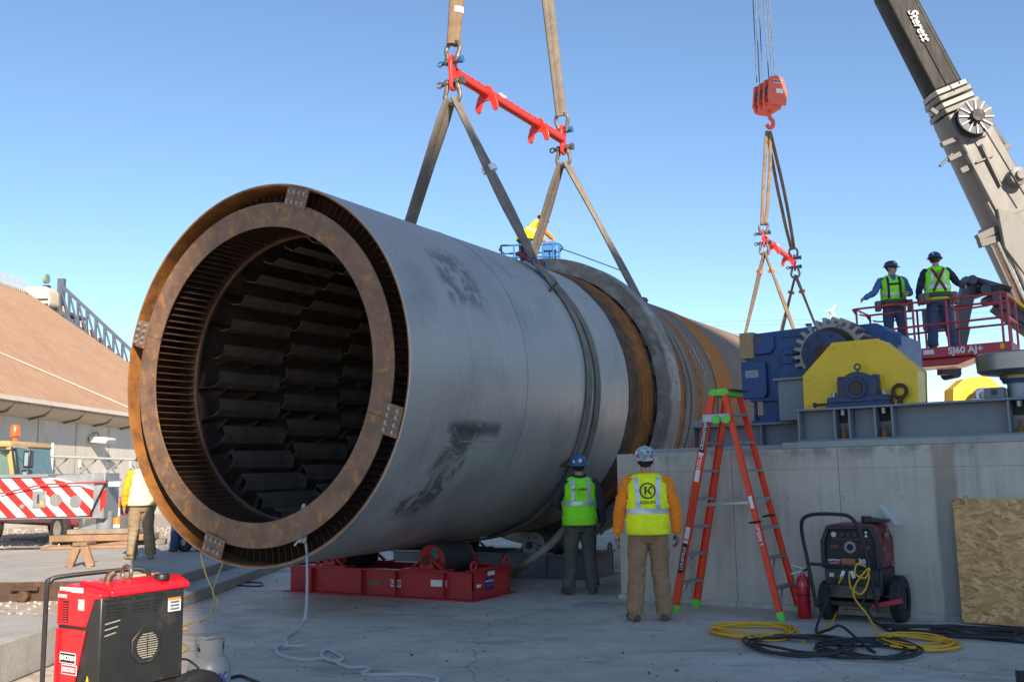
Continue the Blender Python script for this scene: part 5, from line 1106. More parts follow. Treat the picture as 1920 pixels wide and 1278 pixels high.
cable('extension_cord','coiled yellow extension cord right of the maroon welder cables',smooth_path(tail+[p[0]],5)+p[1:],.0085,yel,'yellow cords')
tail=[LB@Vector((-.07,-.06,.46)),LB@Vector((-.1,-.12,.38)),G(1572,1100,.22),G(1567,1150,.06),G(1545,1182,.012),G(1525,1190,.012),G(1505,1205,.012)]
cable('extension_cord','yellow cord hanging from the maroon welder outlet down to the floor',smooth_path(tail,6),.0085,yel,'yellow cords')
for x,z,a in ((-.07,.47,.4),(.03,.47,-.3)): tag(MB().box((0,0,0),(.035,.02,.075),Matrix.Rotation(a,3,'Y')).build('cord_plug',white,bevel=.006,mw=LB@Matrix.Translation((x,-.07,z))),f'white cord plug at the maroon welder outlets, {"left" if x<0 else "right"} of two','plug','cord plugs')
c3=G(1500,1215); c4=G(1625,1222)
pa=coil(c3.x,c3.y,.40,.42,4.3,.0125,8,.15,spread=.16); pb=coil(c4.x,c4.y,.38,.36,3.4,.0125,11,-.2,spread=.2)
cable('welding_cable','tangled black welding cable coil on the floor before the maroon welder, left heap',pa,.0125,blk,'black welding cables')
cable('welding_cable','looser black welding cable loops on the floor before the maroon welder, right heap',[LB@Vector((.2,-.08,.38)),LB@Vector((.14,-.16,.22)),G(1640,1165,.03)]+[G(1660,1178,.015),G(1690,1190,.015)]+[G(1660,1204,.013)]+pb,.0125,blk,'black welding cables')
c5=G(1790,1188)
for j,(sd,rx,ry,tn,xx) in enumerate(((21,.55,.22,3.2,1800),(22,.45,.18,2.6,1850))):
    c=G(xx,1190); cable('welding_cable',('black cable heap at the wall foot beside the board, left loops','black cable heap running out of the picture at right')[j],coil(c.x,c.y,rx,ry,tn,.013,sd,-.62,spread=.22),.013,blk,'black welding cables')
cable('welding_cable','long black cable running along the floor below the strand board',[G(x_,y_,.013) for x_,y_ in ((1500,1190),(1560,1196),(1640,1196),(1700,1190),(1760,1184),(1830,1194),(1920,1203),(1960,1210))],.013,blk,'black welding cables',sub=6)
cable('welding_cable','black cable arched between the two heaps before the welder',[LB@Vector((-.17,-.06,.38)),LB@Vector((-.2,-.14,.25)),G(1530,1180,.02),G(1552,1180,.12),G(1575,1172,.17),G(1600,1190,.08),G(1625,1212,.02),G(1640,1222,.013)],.0125,blk,'black welding cables',sub=6)
tag(MB().cyl((0,0,0),(.25,-.1,0),.045,n=16).build('pipe_end',rubber,mw=Matrix.Translation(G(1905,1268,.05))),'black pipe end at the bottom right corner','pipe')
# scraps by the wall corner
rn=random.Random(5); 
c=G(1120,1133)
b=MB()
for i in range(46):
    a=rn.uniform(-.5,.5)+(-.3); L=rn.uniform(.06,.3); p=c+Vector((rn.gauss(0,.16),rn.gauss(0,.12),.006+.01*rn.random())); d=Vector((math.cos(a),math.sin(a),rn.uniform(-.02,.04)))*L/2; b.tube([p-d,p+d],.0028,5)
stuff(tag(b.build('welding_rod_scraps',mat('rod_grey',(.35,.33,.33),.5,.4)),'scattered thin welding rod stubs on the floor by the pier corner','scraps'))
# ------------------------------------------------------------------ strand board leaning on the pier
ol=WX(1785,933,-.05)[0]
ob=thing('strand_board','strand board sheet leaning against the pier at right','board',W(ol,-.17,.0),WROT)
hgt=WX(1790,933,-.03)[1]
R=Matrix.Rotation(-math.atan2(.13,hgt),4,'X')
b=MB(); b.prism([(.045,.02),(1.6,.01),(1.6,hgt),(.0,hgt),(.01,.9),(.03,.06)],0,.018); b.build('panel',osbm,ob,mw=R)
for x_,z_ in ((.04,hgt-.03),(.045,hgt*.37),(.09,.09)): MB().lathe([(0,-.003),(.03,-.002),(.034,0)],9).build('red_paint_spot',mat('spray_red',(.4,.02,.05),.6),ob,mw=R@Matrix.Translation((x_,-.001,z_))@Matrix.Rotation(PI/2,4,'X'))
MB().lathe([(0,-.003),(.05,-.002),(.055,0)],10).build('burn_mark',black,ob,mw=R@Matrix.Translation((1.02,-.001,hgt*.30))@Matrix.Rotation(PI/2,4,'X')@Matrix.Diagonal((.6,1.4,1,1)))
# ------------------------------------------------------------------ near welder at lower left
def welder1():
    d_=5.5; near=A(190,1110,d_)
    rz=rad(-33)
    t=thing('welder_generator','bright red and black welder generator on wheels in the lower left corner','welder',(near.x,near.y,0),rz)
    # local: origin under the near vertical edge; front face runs to -x (left), side face runs to +y... use u (left face) along -X, v (right face) along +Y
    H=near.z; zb=.36
    red=mat('new_red_paint',(.72,.012,.02),.3,var=.06,scale=3,coat=.5); blk1=mat('dusty_black_steel',(.022,.022,.022),.42,var=.3,scale=3,col2=(.10,.085,.07),lo=.55,hi=.85,s2=4)
    Wd,Ln=.40,.56
    b=MB(); b.prism([(-Wd,zb),(0,zb),(0,H-.04),(-.03,H),(-Wd,H-.01)],0,Ln); b.build('case',blk1,t,bevel=.008)
    b=MB(); b.prism([(-Wd-.004,H-.20),(-Wd-.004,H-.005),(-.30,H+.035),(.004,H-.005),(.004,H-.035),(-.06,H-.045),(-.13,H-.20)],-.012,.06); b.build('front_hood',red,t,bevel=.012)
    b=MB(); b.prism([(-Wd-.004,0),(-.30,.045),(-.08,.04),(.006,.0),(.006,-.035),(-Wd-.004,-.035)],-.0,Ln-.02); b.M=Matrix(); b.build('top_cover',red,t,bevel=.012,mw=Matrix.Translation((0,.061,H)))
    b=MB(); b.prism([(-Wd-.003,zb+.01),(-.215,zb+.01),(-.12,H-.215),(-Wd-.003,H-.215)],-.012,-.001); b.build('front_panel',red,t,bevel=.004)
    b=MB(); b.span(-.34,-.285,-.014,-.0125,H-.18,H-.06); b.build('louvre_field',black,t)
    for j in range(8): MB().span(-.335,-.29,-.016,-.0145,H-.175+.014*j,H-.169+.014*j).build('louvre',red,t)
    fr_=Matrix.Rotation(PI/2,4,'X')
    def ft(s,size,x,z,m=white,bold=.001,sx=1): text('lettering',s,size,m,t,Matrix.Translation((x,-.0155,z))@fr_,bold=bold,sx=sx)
    ft('RANGER',.03,-.315,H+.005,sx=.95); MB().span(-.26,-.15,-.0145,-.0125,H-.01,H+.018).build('white_decal',white,t);
    ft('330MPX',.024,-.345,H-.035)
    MB().span(-.19,-.135,-.0145,-.0125,H-.105,H-.045).build('spec_decal',mat('decal_grey',(.55,.55,.55),.5),t)
    for x0,x1,z0,z1,m in ((-.345,-.195,zb+.145,zb+.205,white),(-.34,-.20,zb+.15,zb+.20,black),(-.325,-.18,zb+.085,zb+.14,white),(-.32,-.185,zb+.09,zb+.135,red)): MB().span(x0,x1,-.0135-(.001 if m!=white else 0),-.0125,z0,z1).build('badge',m,t,bevel=.0)
    ft('LINCOLN',.036,-.27,zb+.175,bold=.0014,sx=.95); ft('ELECTRIC',.031,-.2525,zb+.112,bold=.0014,sx=.9)
    for j in range(3): MB().span(-.165+.012*j,-.145+.012*j,-.004,-.002,zb+.03+.022*j,zb+.036+.022*j).build('slot',black,t)
    MB().prism([(-.105,zb+.06),(-.085,zb+.06),(-.095,zb+.09)],-.004,-.001).build('warning_triangle',yellowp,t)
    # right side: louvres, fan grille, label
    sd=Matrix.Rotation(PI/2,4,'Z')@Matrix.Rotation(PI/2,4,'X')       # local x -> +Y, y -> +Z, z -> +X
    slot=mat('slot_dark',(.006,.006,.006),.8); slotl=mat('slot_light',(.30,.27,.22),.7)
    for r_i in range(4):
        for cc_,(y0,L) in enumerate(((.03,.14),(.20,.12),(.34,.06))):
            z=H-.085-.018*r_i; MB().prism([(0,0),(L-.02*r_i*.5,0),(L-.02*r_i*.5+.008,.008),(.008,.008)],.0008,.003,'XY').build('louvre_slot',slot,t,mw=Matrix.Translation((0,y0,z))@sd)
    for r_i in range(6):
        z=H-.165-.016*r_i; L=.10-.006*r_i; MB().prism([(0,0),(L,.012),(L,.019),(0,.007)],.0008,.003,'XY').build('louvre_slot',slotl if r_i%2 else slot,t,mw=Matrix.Translation((0,.03,z))@sd)
    for y0 in (.02,.12,.22,.36): MB().span(.0005,.004,y0,y0+.07,H-.055,H-.045).build('top_slot',slot,t)
    fc=Vector((0,.30,zb+.22)); oct_=[(.108*math.cos(PI/8+k*PI/4),.108*math.sin(PI/8+k*PI/4)) for k in range(8)]
    MB().prism(oct_,0,.012,'XY').build('fan_surround',blk1,t,bevel=.006,mw=Matrix.Translation(fc)@sd)
    fg=MB(); fg.cyl((0,0,.0125),(0,0,.016),.078,n=32); fgo=fg.build('fan_grille',slot,t,mw=Matrix.Translation(fc)@sd)
    for j in range(11):
        yy=-.065+.013*j; hw=math.sqrt(max(.0001,.075**2-yy**2))
        for s in (-1,1): MB().span(s*hw/2-hw*.44,s*hw/2+hw*.44,yy-.003,yy+.003,.0165,.0185).build('grille_slot',slotl,fgo)
    MB().span(-.045,.045,-.04,.04,.001,.003).build('warning_label',white,t,mw=Matrix.Translation((0,.49,H-.12))@sd); MB().span(-.045,.045,.025,.04,.0032,.004).build('label_header',mat('label_orange',(.75,.25,.05),.5),t,mw=Matrix.Translation((0,.49,H-.12))@sd)
    for j in range(3): MB().span(-.03,.035,-.033+.02*j,-.02+.02*j,.0032,.004).build('label_print',mat('label_grey',(.15,.15,.16),.5),t,mw=Matrix.Translation((0,.49,H-.12))@sd)
    # skid, frame rails, handle, exhaust, lifting ring, cap, wheels
    MB().span(-Wd,.02,-.02,Ln+.03,zb-.14,zb-.002).build('skid',blk1,t,bevel=.006)
    MB().span(.0205,.022,.42,.52,zb-.11,zb-.02).build('skid_opening',slot,t); MB().span(.0205,.022,.04,.14,zb-.11,zb-.02).build('skid_opening',slotl,t)
    hx=-Wd-.03; MB().tube(smooth_path([(hx,-.06,.12),(hx,-.06,H-.02),(hx+.005,-.045,H+.045),(hx+.03,.02,H+.07),(hx+.18,.36,H+.085),(hx+.22,.44,H+.07),(hx+.23,.46,H+.03)],6),.014,10).build('handle',blackp,t)
    MB().tube(smooth_path([(-.12,.12,H-.02),(-.12,.12,H+.045),(-.115,.13,H+.075),(-.10,.15,H+.095)]),.022,12).build('exhaust_pipe',mat('exhaust_rust',(.16,.11,.08),.5,.7),t)
    MB().tube([(.0+.042*math.cos(a),0,.042*math.sin(a)) for a in [2*PI*i/20 for i in range(20)]],.012,8,closed=True).build('lifting_ring',shackm,t,mw=Matrix.Translation((-.16,.27,H+.075)))
    MB().lathe([(0,.055),(.042,.055),(.046,.048),(.046,.02),(.03,.016),(.03,0)],12).build('fuel_cap',blackp,t,bevel=.003,mw=Matrix.Translation((-.06,.44,H+.005)))
    for x,y,r in ((-.39,-.10,.17),(-.12,-.09,.165),(.11,.58,.20),(-.5,.5,.19)):
        wb=MB(); wb.lathe([(r*.5,-.05),(r*.8,-.06),(r-.012,-.052),(r,-.036),(r,.036),(r-.012,.052),(r*.8,.06),(r*.5,.05)],40,ax='X'); light=mat('pale_tyre',(.30,.29,.26),.8,var=.15,scale=8)
        wh=wb.build('wheel',light if y<0 else rubber,t,mw=Matrix.Translation((x,y,r)))
        MB().lathe([(0,.03),(r*.5,.04),(r*.53,.03),(r*.53,-.03),(r*.5,-.04),(0,-.03)],24,ax='X').build('rim',blackp,wh)
        if y>0:
            trd=MB()
            for kk in range(34):
                trd.M=Matrix.Rotation(2*PI*kk/34,4,'X')
                for sgn in (-1,0,1): trd.box((sgn*.03,0,r),(.018,.022,.008),Matrix.Rotation(.5*sgn,3,'Z'))
            trd.build('tread',rubber,wh)
    return t
w1=welder1()
# ------------------------------------------------------------------ propane tank
tp=A(391,1290,6.6); tn_=thing('propane_tank','grey propane tank with collar standing right of the red welder','gas tank',(tp.x,tp.y,0)); tn_.scale=(1.15,1.15,1.17)
tg=mat('tank_grey',(.24,.25,.26),.45,var=.1,scale=5,col2=(.27,.26,.25),lo=.6,hi=.8)
MB().lathe([(.0,.005),(.09,.0),(.115,.02),(.122,.06),(.122,.24),(.112,.285),(.08,.315),(.04,.325),(0,.326)],40).build('vessel',tg,tn_)
MB().lathe([(.08,0),(.1,.0),(.1,.03)],32).build('foot_ring',tg,tn_)
for a0,a1 in ((.3,1.9),(2.3,4.0),(4.35,6.1)):
    b=MB(); b.lathe([(.075,.31),(.077,.405),(.083,.41),(.083,.40),(.079,.31)],12,a0=a0,a1=a1); b.build('collar',tg,tn_)
b=MB(); b.lathe([(.075,.312),(.077,.345),(.08,.345),(.079,.312)],32); b.lathe([(.0765,.39),(.077,.405),(.083,.405),(.083,.39)],32); b.build('collar_band',tg,tn_)
MB().cyl((0,0,.32),(0,0,.385),.02,n=12).build('valve',shackm,tn_); MB().lathe([(.0,.40),(.03,.398),(.032,.385),(0,.385)],10).build('valve_knob',black,tn_)
b=MB(); b.lathe([(.1235,.06),(.1235,.225)],20,a0=3.6,a1=5.2); b.build('wrap_label',mat('label_bluegrey',(.40,.43,.50),.5,var=.35,scale=14,col2=(.62,.62,.62),lo=.48,hi=.54,s2=12),tn_)
b=MB(); b.lathe([(.1235,.12),(.1235,.235)],10,a0=5.35,a1=5.9); b.build('warning_label',mat('label_blue',(.07,.12,.28),.5,var=.3,scale=14,col2=(.6,.6,.6),lo=.55,hi=.6,s2=20),tn_)
cable('rubber_hose','dark hose end curled on the pad beside the propane tank',[G(x_,y_,.012) for x_,y_ in ((425,1272),(450,1266),(468,1272),(490,1282),(480,1290))],.012,blk,'hoses',sub=6)
cable('rubber_hose','thin black hose looping over the red welder wheel',[A(338,1235,6.1),A(352,1236,6.0),A(372,1252,5.95),A(384,1280,5.95)],.007,blk,'hoses',sub=6)
# ------------------------------------------------------------------ ropes
rp=mat('white_rope',(.66,.63,.58),.8,var=.18,scale=60,bump=.8,bscale=220)
r0=Dang(1.70,-76.5,.0)
P1=A(570,948,r0.y-.03); P2=A(566,1000,r0.y-.1)
rt=thing('white_rope','white braided rope tied to the drum face plate and trailing on the pad','rope')
ropep=[A(572,970,r0.y+.12),A(567,952,r0.y+.0),A(571,946,r0.y-.05),A(570,965,r0.y-.06),A(571,1000,r0.y-.06),A(575,1030,r0.y-.08),A(576,1075,10.2),A(575,1130,9.7),A(571,1160,9.4),G(560,1178,.03),G(541,1190,.015),G(536,1200,.013),G(538,1208,.013),G(523,1210,.013),G(518,1218,.013),G(530,1228,.013),G(570,1236,.013),G(605,1234,.013),G(632,1238,.03),G(642,1230,.02),G(618,1218,.013),G(604,1222,.013),G(606,1231,.025),G(630,1240,.013),G(655,1250,.013),G(688,1250,.013),G(692,1256,.013),G(680,1260,.013),G(700,1264,.013),G(760,1263,.013),G(808,1267,.013),G(822,1273,.013),G(812,1281,.013)]
def twist(pts,r,k,phase):
    P=smooth_path(pts,k); out=[]; L=0; N=Vector((0,1,0))
    for i,p in enumerate(P):
        d=(P[min(i+1,len(P)-1)]-P[max(i-1,0)]).normalized(); N=(N-d*N.dot(d)).normalized(); B=d.cross(N)
        if i: L+=(p-P[i-1]).length
        a=L/.06*2*PI/1.5+phase; out.append(p+N*(r*math.cos(a))+B*(r*math.sin(a)))
    return out
for k in range(3): MB().tube(twist(ropep,.0068,22,k*2*PI/3),.0088,6).build('strand',rp,rt)
b=MB(); c=A(568,1010,r0.y-.08); 
for k in range(4): b.tube([c+Vector((.035*math.cos(a+k),.022*math.sin(2*a+k),.03*math.sin(a+k*1.7))) for a in [2*PI*i/14 for i in range(14)]],.013,7,closed=True)
b.tube([c,c+Vector((-.06,-.01,-.03)),c+Vector((-.09,-.01,-.07))],.012,7); b.build('knot',rp,rt)
b=MB(); c=G(548,1211,.02); b.tube([c+Vector((-.07,0,0)),c+Vector((0,-.02,.01)),c+Vector((.06,.0,0)),c+Vector((.10,.05,0))],.013,7); b.build('rope_end',rp,rt)
yr=mat('yellow_rope',(.62,.44,.12),.75,var=.2,scale=50)
yt=Dang(2.10,252.4-3.5,-.03); yt2=Dang(2.10,252.4+4.3,-.03); kn=A(398,1104,yt.y-.45)
tag(MB().tube(smooth_path([A(379,1036,yt.y+.05),A(377,1042,yt.y-.02),A(386,1075,yt.y-.25),kn,A(402,1125,yt.y-.7),A(394,1150,10.0),G(375,1162,.012),G(350,1170,.012),G(338,1176,.012),G(352,1178,.012),G(340,1182,.012),G(336,1196,.012),G(352,1212,.012),G(340,1222,.012)],6),.0085,6).build('yellow_rope',yr),'yellow rope hanging from the bottom drum tab onto the pad','rope')
tag(MB().tube(smooth_path([A(420,1048,yt.y+.03),A(419,1052,yt.y-.05),A(408,1080,yt.y-.25),kn+Vector((.01,0,0)),kn+Vector((.02,-.02,-.05)),kn+Vector((.07,-.02,-.12)),kn+Vector((.06,-.01,-.16))],6),.0085,6).build('yellow_rope',yr),'short yellow rope end knotted below the bottom drum tab','rope')
cable('welding_cable','thin black cable on the pad beyond the drum front',[G(x_,y_,.01) for x_,y_ in ((405,1092),(440,1096),(485,1098),(490,1092),(440,1088),(470,1078),(455,1070),(420,1072))],.01,blk,'black welding cables',sub=6)
# ------------------------------------------------------------------ people
skin=mat('skin',(.48,.27,.19),.55,var=.12,scale=14); hairm=mat('dark_hair',(.035,.022,.016),.8,var=.2)
fabric=lambda n,c,**k: mat(n,c,.9,var=k.pop('var',.14),scale=k.pop('scale',9),bump=.25,bscale=160,**k)
limev=fabric('lime_vest',(.30,.95,.02)); yelv=fabric('yellow_vest',(.95,.95,.015)); reflect=mat('reflective_tape',(.56,.57,.58),.35,.35,var=.1,scale=12)
TORSO=[(.80,.125,.105,.0),(.88,.182,.14,-.005),(.97,.190,.142,-.005),(1.06,.184,.135,.0),(1.16,.190,.138,.005),(1.28,.205,.140,.008),(1.38,.210,.134,.002),(1.45,.185,.114,-.006),(1.495,.118,.085,-.012),(1.53,.072,.068,-.012)]
def tor(z):
    T=TORSO
    if z<=T[0][0]: return T[0][1:]
    for a,b_ in zip(T,T[1:]):
        if z<=b_[0]:
            t=(z-a[0])/(b_[0]-a[0]); t=t*t*(3-2*t)*.5+t*.5; return tuple(a[i]+(b_[i]-a[i])*t for i in (1,2,3))
    return T[-1][1:]
def person(label, loc, az, cfg):
    k=cfg.get('k',1.0); lean=cfg.get('lean',0.0); vox=cfg.get('vox',.013); seed=cfg.get('seed',0)
    root=thing('person',label,'person',loc,-rad(az),'workers on the site')
    SC=Matrix.Scale(k,4)
    def sp(p):                            # torso lean about the hips
        p=Vector(p); h=max(0,p.z-.93); a=lean*min(1,h/.25+.2) if h>0 else 0
        q=Vector((p.x,p.y,p.z-.93)); return Matrix.Rotation(-a,3,'X')@q+Vector((0,0,.93)) if h>0 else p
    b=MB(); segs=[]
    def limb(pts,rs,m,side=None,n=14,sub=4):
        P=smooth_path(pts,sub); R=[]
        for i in range(len(P)):
            f=i/sub; j=min(int(f),len(rs)-2); t=f-j
            ra=rs[j] if isinstance(rs[j],tuple) else (rs[j],rs[j]); rb=rs[j+1] if isinstance(rs[j+1],tuple) else (rs[j+1],rs[j+1])
            R.append((ra[0]+(rb[0]-ra[0])*t,ra[1]+(rb[1]-ra[1])*t))
        b.tube(P,R,n,side=side)
        for i in range(len(P)-1): segs.append((P[i],P[i+1],(R[i][0]+R[i][1])/2,m))
    M_={'pants':0,'shirt':1,'skin':2,'boot':3,'glove':4,'hair':5}
    # torso
    P=[sp((0,yo,z)) for z,rx,ry,yo in TORSO]; b.tube(P,[(rx,ry) for z,rx,ry,yo in TORSO],22,side=(1,0,0))
    for i in range(len(P)-1): segs.append((P[i],P[i+1],(TORSO[i][1]+TORSO[i][2])/2+.01,'pants' if TORSO[i][0]<.95 else 'shirt'))
    # legs
    for s,f in ((-1,cfg.get('lf',(-.12,0))),(1,cfg.get('rf',(.12,0)))):
        hip=Vector((s*.088,0,.90)); an=Vector((f[0],f[1],.10)); kn=(hip+an)/2+Vector((0,.025+cfg.get('bend',0),.02))
        limb([hip,hip.lerp(kn,.5)+Vector((s*.008,.0,0)),kn,kn.lerp(an,.55)+Vector((0,-.012,0)),an+Vector((0,-.005,-.015))],[.112,.107,.092,.09,.094],'pants')
        ft=cfg.get('toe',(s*.25))if isinstance(cfg.get('toe',None),(int,float)) else s*.25
        d=Vector((math.sin(ft),math.cos(ft),0))
        limb([an+Vector((0,0,.02)),an-Vector((0,0,.04))],[.058,.06],'boot',sub=2)
        limb([an-d*.085-Vector((0,0,.055)),an+d*.02-Vector((0,0,.052)),an+d*.12-Vector((0,0,.06)),an+d*.195-Vector((0,0,.066))],[(.042,.042),(.05,.05),(.05,.04),(.036,.03)],'boot',side=(d.y,-d.x,0))
    # arms and hands
    gl='glove' if cfg.get('gloves') else 'skin'
    for s,key in ((-1,'la'),(1,'ra')):
        sh=sp((s*.188,-.005,1.425)); el,wr=[Vector(q) for q in cfg.get(key,((s*.265,-.03,1.14),(s*.275,.06,.90)))]
        limb([sh-Vector((s*.05,0,0)),sh+Vector((s*.012,0,-.012)),sh.lerp(el,.5)+Vector((s*.008,0,0)),el,el.lerp(wr,.5),wr],[.07,.076,.069,.062,.058,.05],'shirt')
        hd=(wr-el).normalized() if not cfg.get(key+'d') else Vector(cfg[key+'d']).normalized()
        pn=Vector(cfg.get(key+'n',(-s,0,0))); pn=(pn-hd*pn.dot(hd)).normalized(); wd=hd.cross(pn)*1.0    # palm normal, width axis
        if wd.y<0: wd=-wd
        th=wd if not cfg.get(key+'t') else Vector(cfg[key+'t'])
        r=.0125 if gl=='glove' else .0105; cu=cfg.get(key+'c',.55)
        limb([wr-hd*.02,wr+hd*.03,wr+hd*.07,wr+hd*.10],[(.030,.026),(.040,.020),(.044,.019),(.042,.017)],gl,side=wd)
        for i,L in enumerate((.074,.086,.08,.062)):
            o=wr+hd*.095+wd*(.034-.0225*i); d1=(hd+pn*cu*.35).normalized(); d2=(hd+pn*cu*1.2).normalized(); d3=(hd*.5+pn*cu*1.8).normalized()
            p1=o+d1*L*.45; p2=p1+d2*L*.32; p3=p2+d3*L*.28
            limb([o-hd*.02,o,p1,p2,p3],[r,r,r*.97,r*.92,r*.8],gl,n=8,sub=2)
        o=wr+hd*.035+wd*.036; limb([o-wd*.012,o+wd*.022+hd*.022+pn*.012,o+wd*.028+hd*.052+pn*.028,o+wd*.026+hd*.072+pn*.036],[r*1.25,r*1.15,r*1.0,r*.85],gl,n=8,sub=2)
    # neck and head
    nk=sp((0,-.008,1.50)); hy,hp=cfg.get('yaw',0),cfg.get('pitch',0)
    hc=sp((0,.012,1.64)); HM=Matrix.Translation(hc)@Matrix.Rotation(-rad(hy),4,'Z')@Matrix.Rotation(rad(hp),4,'X')
    limb([nk-Vector((0,0,.04)),nk+(hc-nk)*.5,hc-Vector((0,.01,.02))],[.064,.058,.058],'skin')
    hb=len(b.v); b.M=HM
    b.ball((0,-.008,.035),.1,20,(.80,.98,1.02)); b.ball((0,.022,-.045),.07,16,(.82,.88,1.0)); b.ball((0,.048,-.095),.032,12,(1.05,.9,.8))
    b.tube([(0,.082,.03),(0,.098,0),(0,.108,-.024),(0,.09,-.034)],[.010,.013,.017,.012],8); b.ball((0,.082,-.062),.02,10,(1.3,.6,.5)); b.ball((0,.078,.036),.05,10,(1.2,.35,.25))
    for s in (-1,1): b.ball((s*.079,-.008,-.005),.03,10,(.35,.7,1.1))
    b.M=Matrix()
    me=bpy.data.meshes.new('body'); me.from_pydata(b.v,[],b.f); tmp=bpy.data.objects.new('tmp',me); COL.objects.link(tmp)
    rm=tmp.modifiers.new('r','REMESH'); rm.mode='VOXEL'; rm.voxel_size=vox; sm=tmp.modifiers.new('s','SMOOTH'); sm.factor=.5; sm.iterations=2
    dg=bpy.context.evaluated_depsgraph_get(); me2=bpy.data.meshes.new_from_object(tmp.evaluated_get(dg)); bpy.data.objects.remove(tmp); me2.name='body'
    me2.materials.clear()
    for key in ('pants','shirt','skin','boot','glove','hair'): me2.materials.append(cfg['m'].get(key) or {'skin':skin,'hair':hairm,'boot':cfg['m'].get('boot'),'glove':skin}.get(key) or skin)
    HI=HM.inverted(); nv=len(me2.vertices); co=np.empty(nv*3,'f4'); me2.vertices.foreach_get('co',co); co=co.reshape(-1,3)
    best=np.full(nv,9.,'f4'); vmn=np.zeros(nv,int)
    for p,q,r,m in segs:
        p=np.array(p,'f4'); d=np.array(q,'f4')-p; l2=max(float(d@d),1e-9); t=np.clip((co-p)@d/l2,0,1); e=np.linalg.norm(co-(p+t[:,None]*d),axis=1)-r
        k_=e<best; best[k_]=e[k_]; vmn[k_]=M_[m]
    H4=np.array(HI,'f4'); lc=co@H4[:3,:3].T+H4[:3,3]; hd_=(np.linalg.norm(co-np.array(hc,'f4'),axis=1)<.15)&(lc[:,2]>-.12)
    hr=(lc[:,1]<.012-.25*np.maximum(0,-lc[:,2]))&(lc[:,2]>-.045)&(np.abs(lc[:,0])<.079)
    vmn[hd_]=np.where(hr,5,2)[hd_]; vm=vmn.tolist()
    for p in me2.polygons:
        c=[vm[i] for i in p.vertices]; p.material_index=max(set(c),key=c.count); p.use_smooth=True
    nrm=np.empty(nv*3,'f4'); me2.vertices.foreach_get('normal',nrm); nrm=nrm.reshape(-1,3); new=co.copy()
    for i in range(nv):
        c=Vector(co[i]); m=vm[i]
        if m==0: amp=.017*(.55+.45*noise.noise(c*3+Vector((seed,0,0))))*(1.25 if c.z<.55 else .8)
        elif m==1: amp=.012
        else: amp=0
        if amp: 
            f=Vector((c.x*9,c.y*9,c.z*17)); new[i]=co[i]+nrm[i]*(amp*(noise.noise(f+Vector((seed*7,0,0)))+.5*noise.noise(f*2.1)))
    me2.vertices.foreach_set('co',new.ravel()); me2.update()
    me2.transform(SC); body=obj('body',me2,root)
    # eyes
    if cfg.get('face'):
        for s in (-1,1): MB().ball(HM@Vector((s*.031,.079,.012)),.011,10).build('eye',black,root,mw=SC)
        b=MB(); b.tube([HM@Vector((-.028,.094,-.062)),HM@Vector((0,.101,-.061)),HM@Vector((.028,.094,-.062))],.0035,6); b.build('mouth',mat('lip',(.3,.12,.1),.6),root,mw=SC)
        b=MB(); 
        for s in (-1,1): b.tube([HM@Vector((s*.012,.1,.016)),HM@Vector((s*.045,.092,.018)),HM@Vector((s*.082,.03,.016))],.003,6)
        b.build('safety_glasses',black,root,mw=SC)
    # vest
    def S_(x,z,side,off=0.0,ang=None):
        rx,ry,yo=tor(z); g=1.0+.09; flare=.012 if z<1.2 else 0
        rx=rx*g+.012+flare; ry=ry*g+.014+flare
        if ang is None:
            c=max(-.999,min(.999,x/rx)); y=ry*math.sqrt(1-c*c)*side; nx,ny=x/(rx*rx),y/(ry*ry)
        else: x=rx*math.cos(ang); y=ry*math.sin(ang); nx,ny=x/(rx*rx),y/(ry*ry)
        L=math.hypot(nx,ny) or 1; wv_=.012*noise.noise(Vector((x*7+seed*3,y*7,z*7)))+.008*noise.noise(Vector((x*4,y*4+seed,z*19)))
        if z>1.42: wv_*=.3
        return sp((x+nx/L*(off+wv_),y+yo+ny/L*(off+wv_),z))
    if cfg.get('vest'):
        zb=cfg.get('hem',.90); zs=[zb+(1.515-zb)*i/26 for i in range(27)]; n=44; v=[];f=[]
        for z in zs:
            for j in range(n): v.append(S_(0,z,0,0,2*PI*j/n))
        for i in range(26):
            for j in range(n):
                a=2*PI*(j+.5)/n; z=(zs[i]+zs[i+1])/2
                if 1.20<z<1.465 and abs(math.cos(a))>.90-.12*((z-1.2)/.26): continue       # arm holes
                if z>1.40 and math.sin(a)>.72-.2*(1.52-z)/.12 and abs(math.cos(a))<.30*(z-1.36)/.12: continue  # neck opening
                f.append((i*n+j,i*n+(j+1)%n,(i+1)*n+(j+1)%n,(i+1)*n+j))
        b=MB(); b.add(v,f); ve=b.build('vest',cfg['vest'],root,sharp=80,mw=SC); sd=ve.modifiers.new('s','SOLIDIFY'); sd.thickness=.005; sd.offset=1
        # tape
        zt=cfg.get('band',1.10); b=MB(); v=[];n2=60
        for z in (zt,zt+.026,zt+.052):
            for j in range(n2): v.append(S_(0,z,0,.0085,2*PI*j/n2))
        b.add(v,[(i*n2+j,i*n2+(j+1)%n2,(i+1)*n2+(j+1)%n2,(i+1)*n2+j) for i in range(2) for j in range(n2)]); b.build('waist_tape',reflect,ve)
        for side in (-1,1):
            for s in (-1,1):
                b=MB(); v=[];K=16; zs2=[zt+.05+(1.475-zt-.05)*i/K for i in range(K+1)]
                for i,z in enumerate(zs2):
                    xc=s*(.105-.012*i/K) if not cfg.get('slant') else s*(.095+.02*i/K)
                    for dx in (-.024,0,.024): v.append(S_(xc+dx,z,side,.0087))
                b.add(v,[(i*3+j,i*3+j+1,i*3+j+4,i*3+j+3) for i in range(K) for j in range(2)]); b.build('shoulder_tape',reflect,ve)
        ink=mat('vest_ink',(.035,.07,.02),.8)
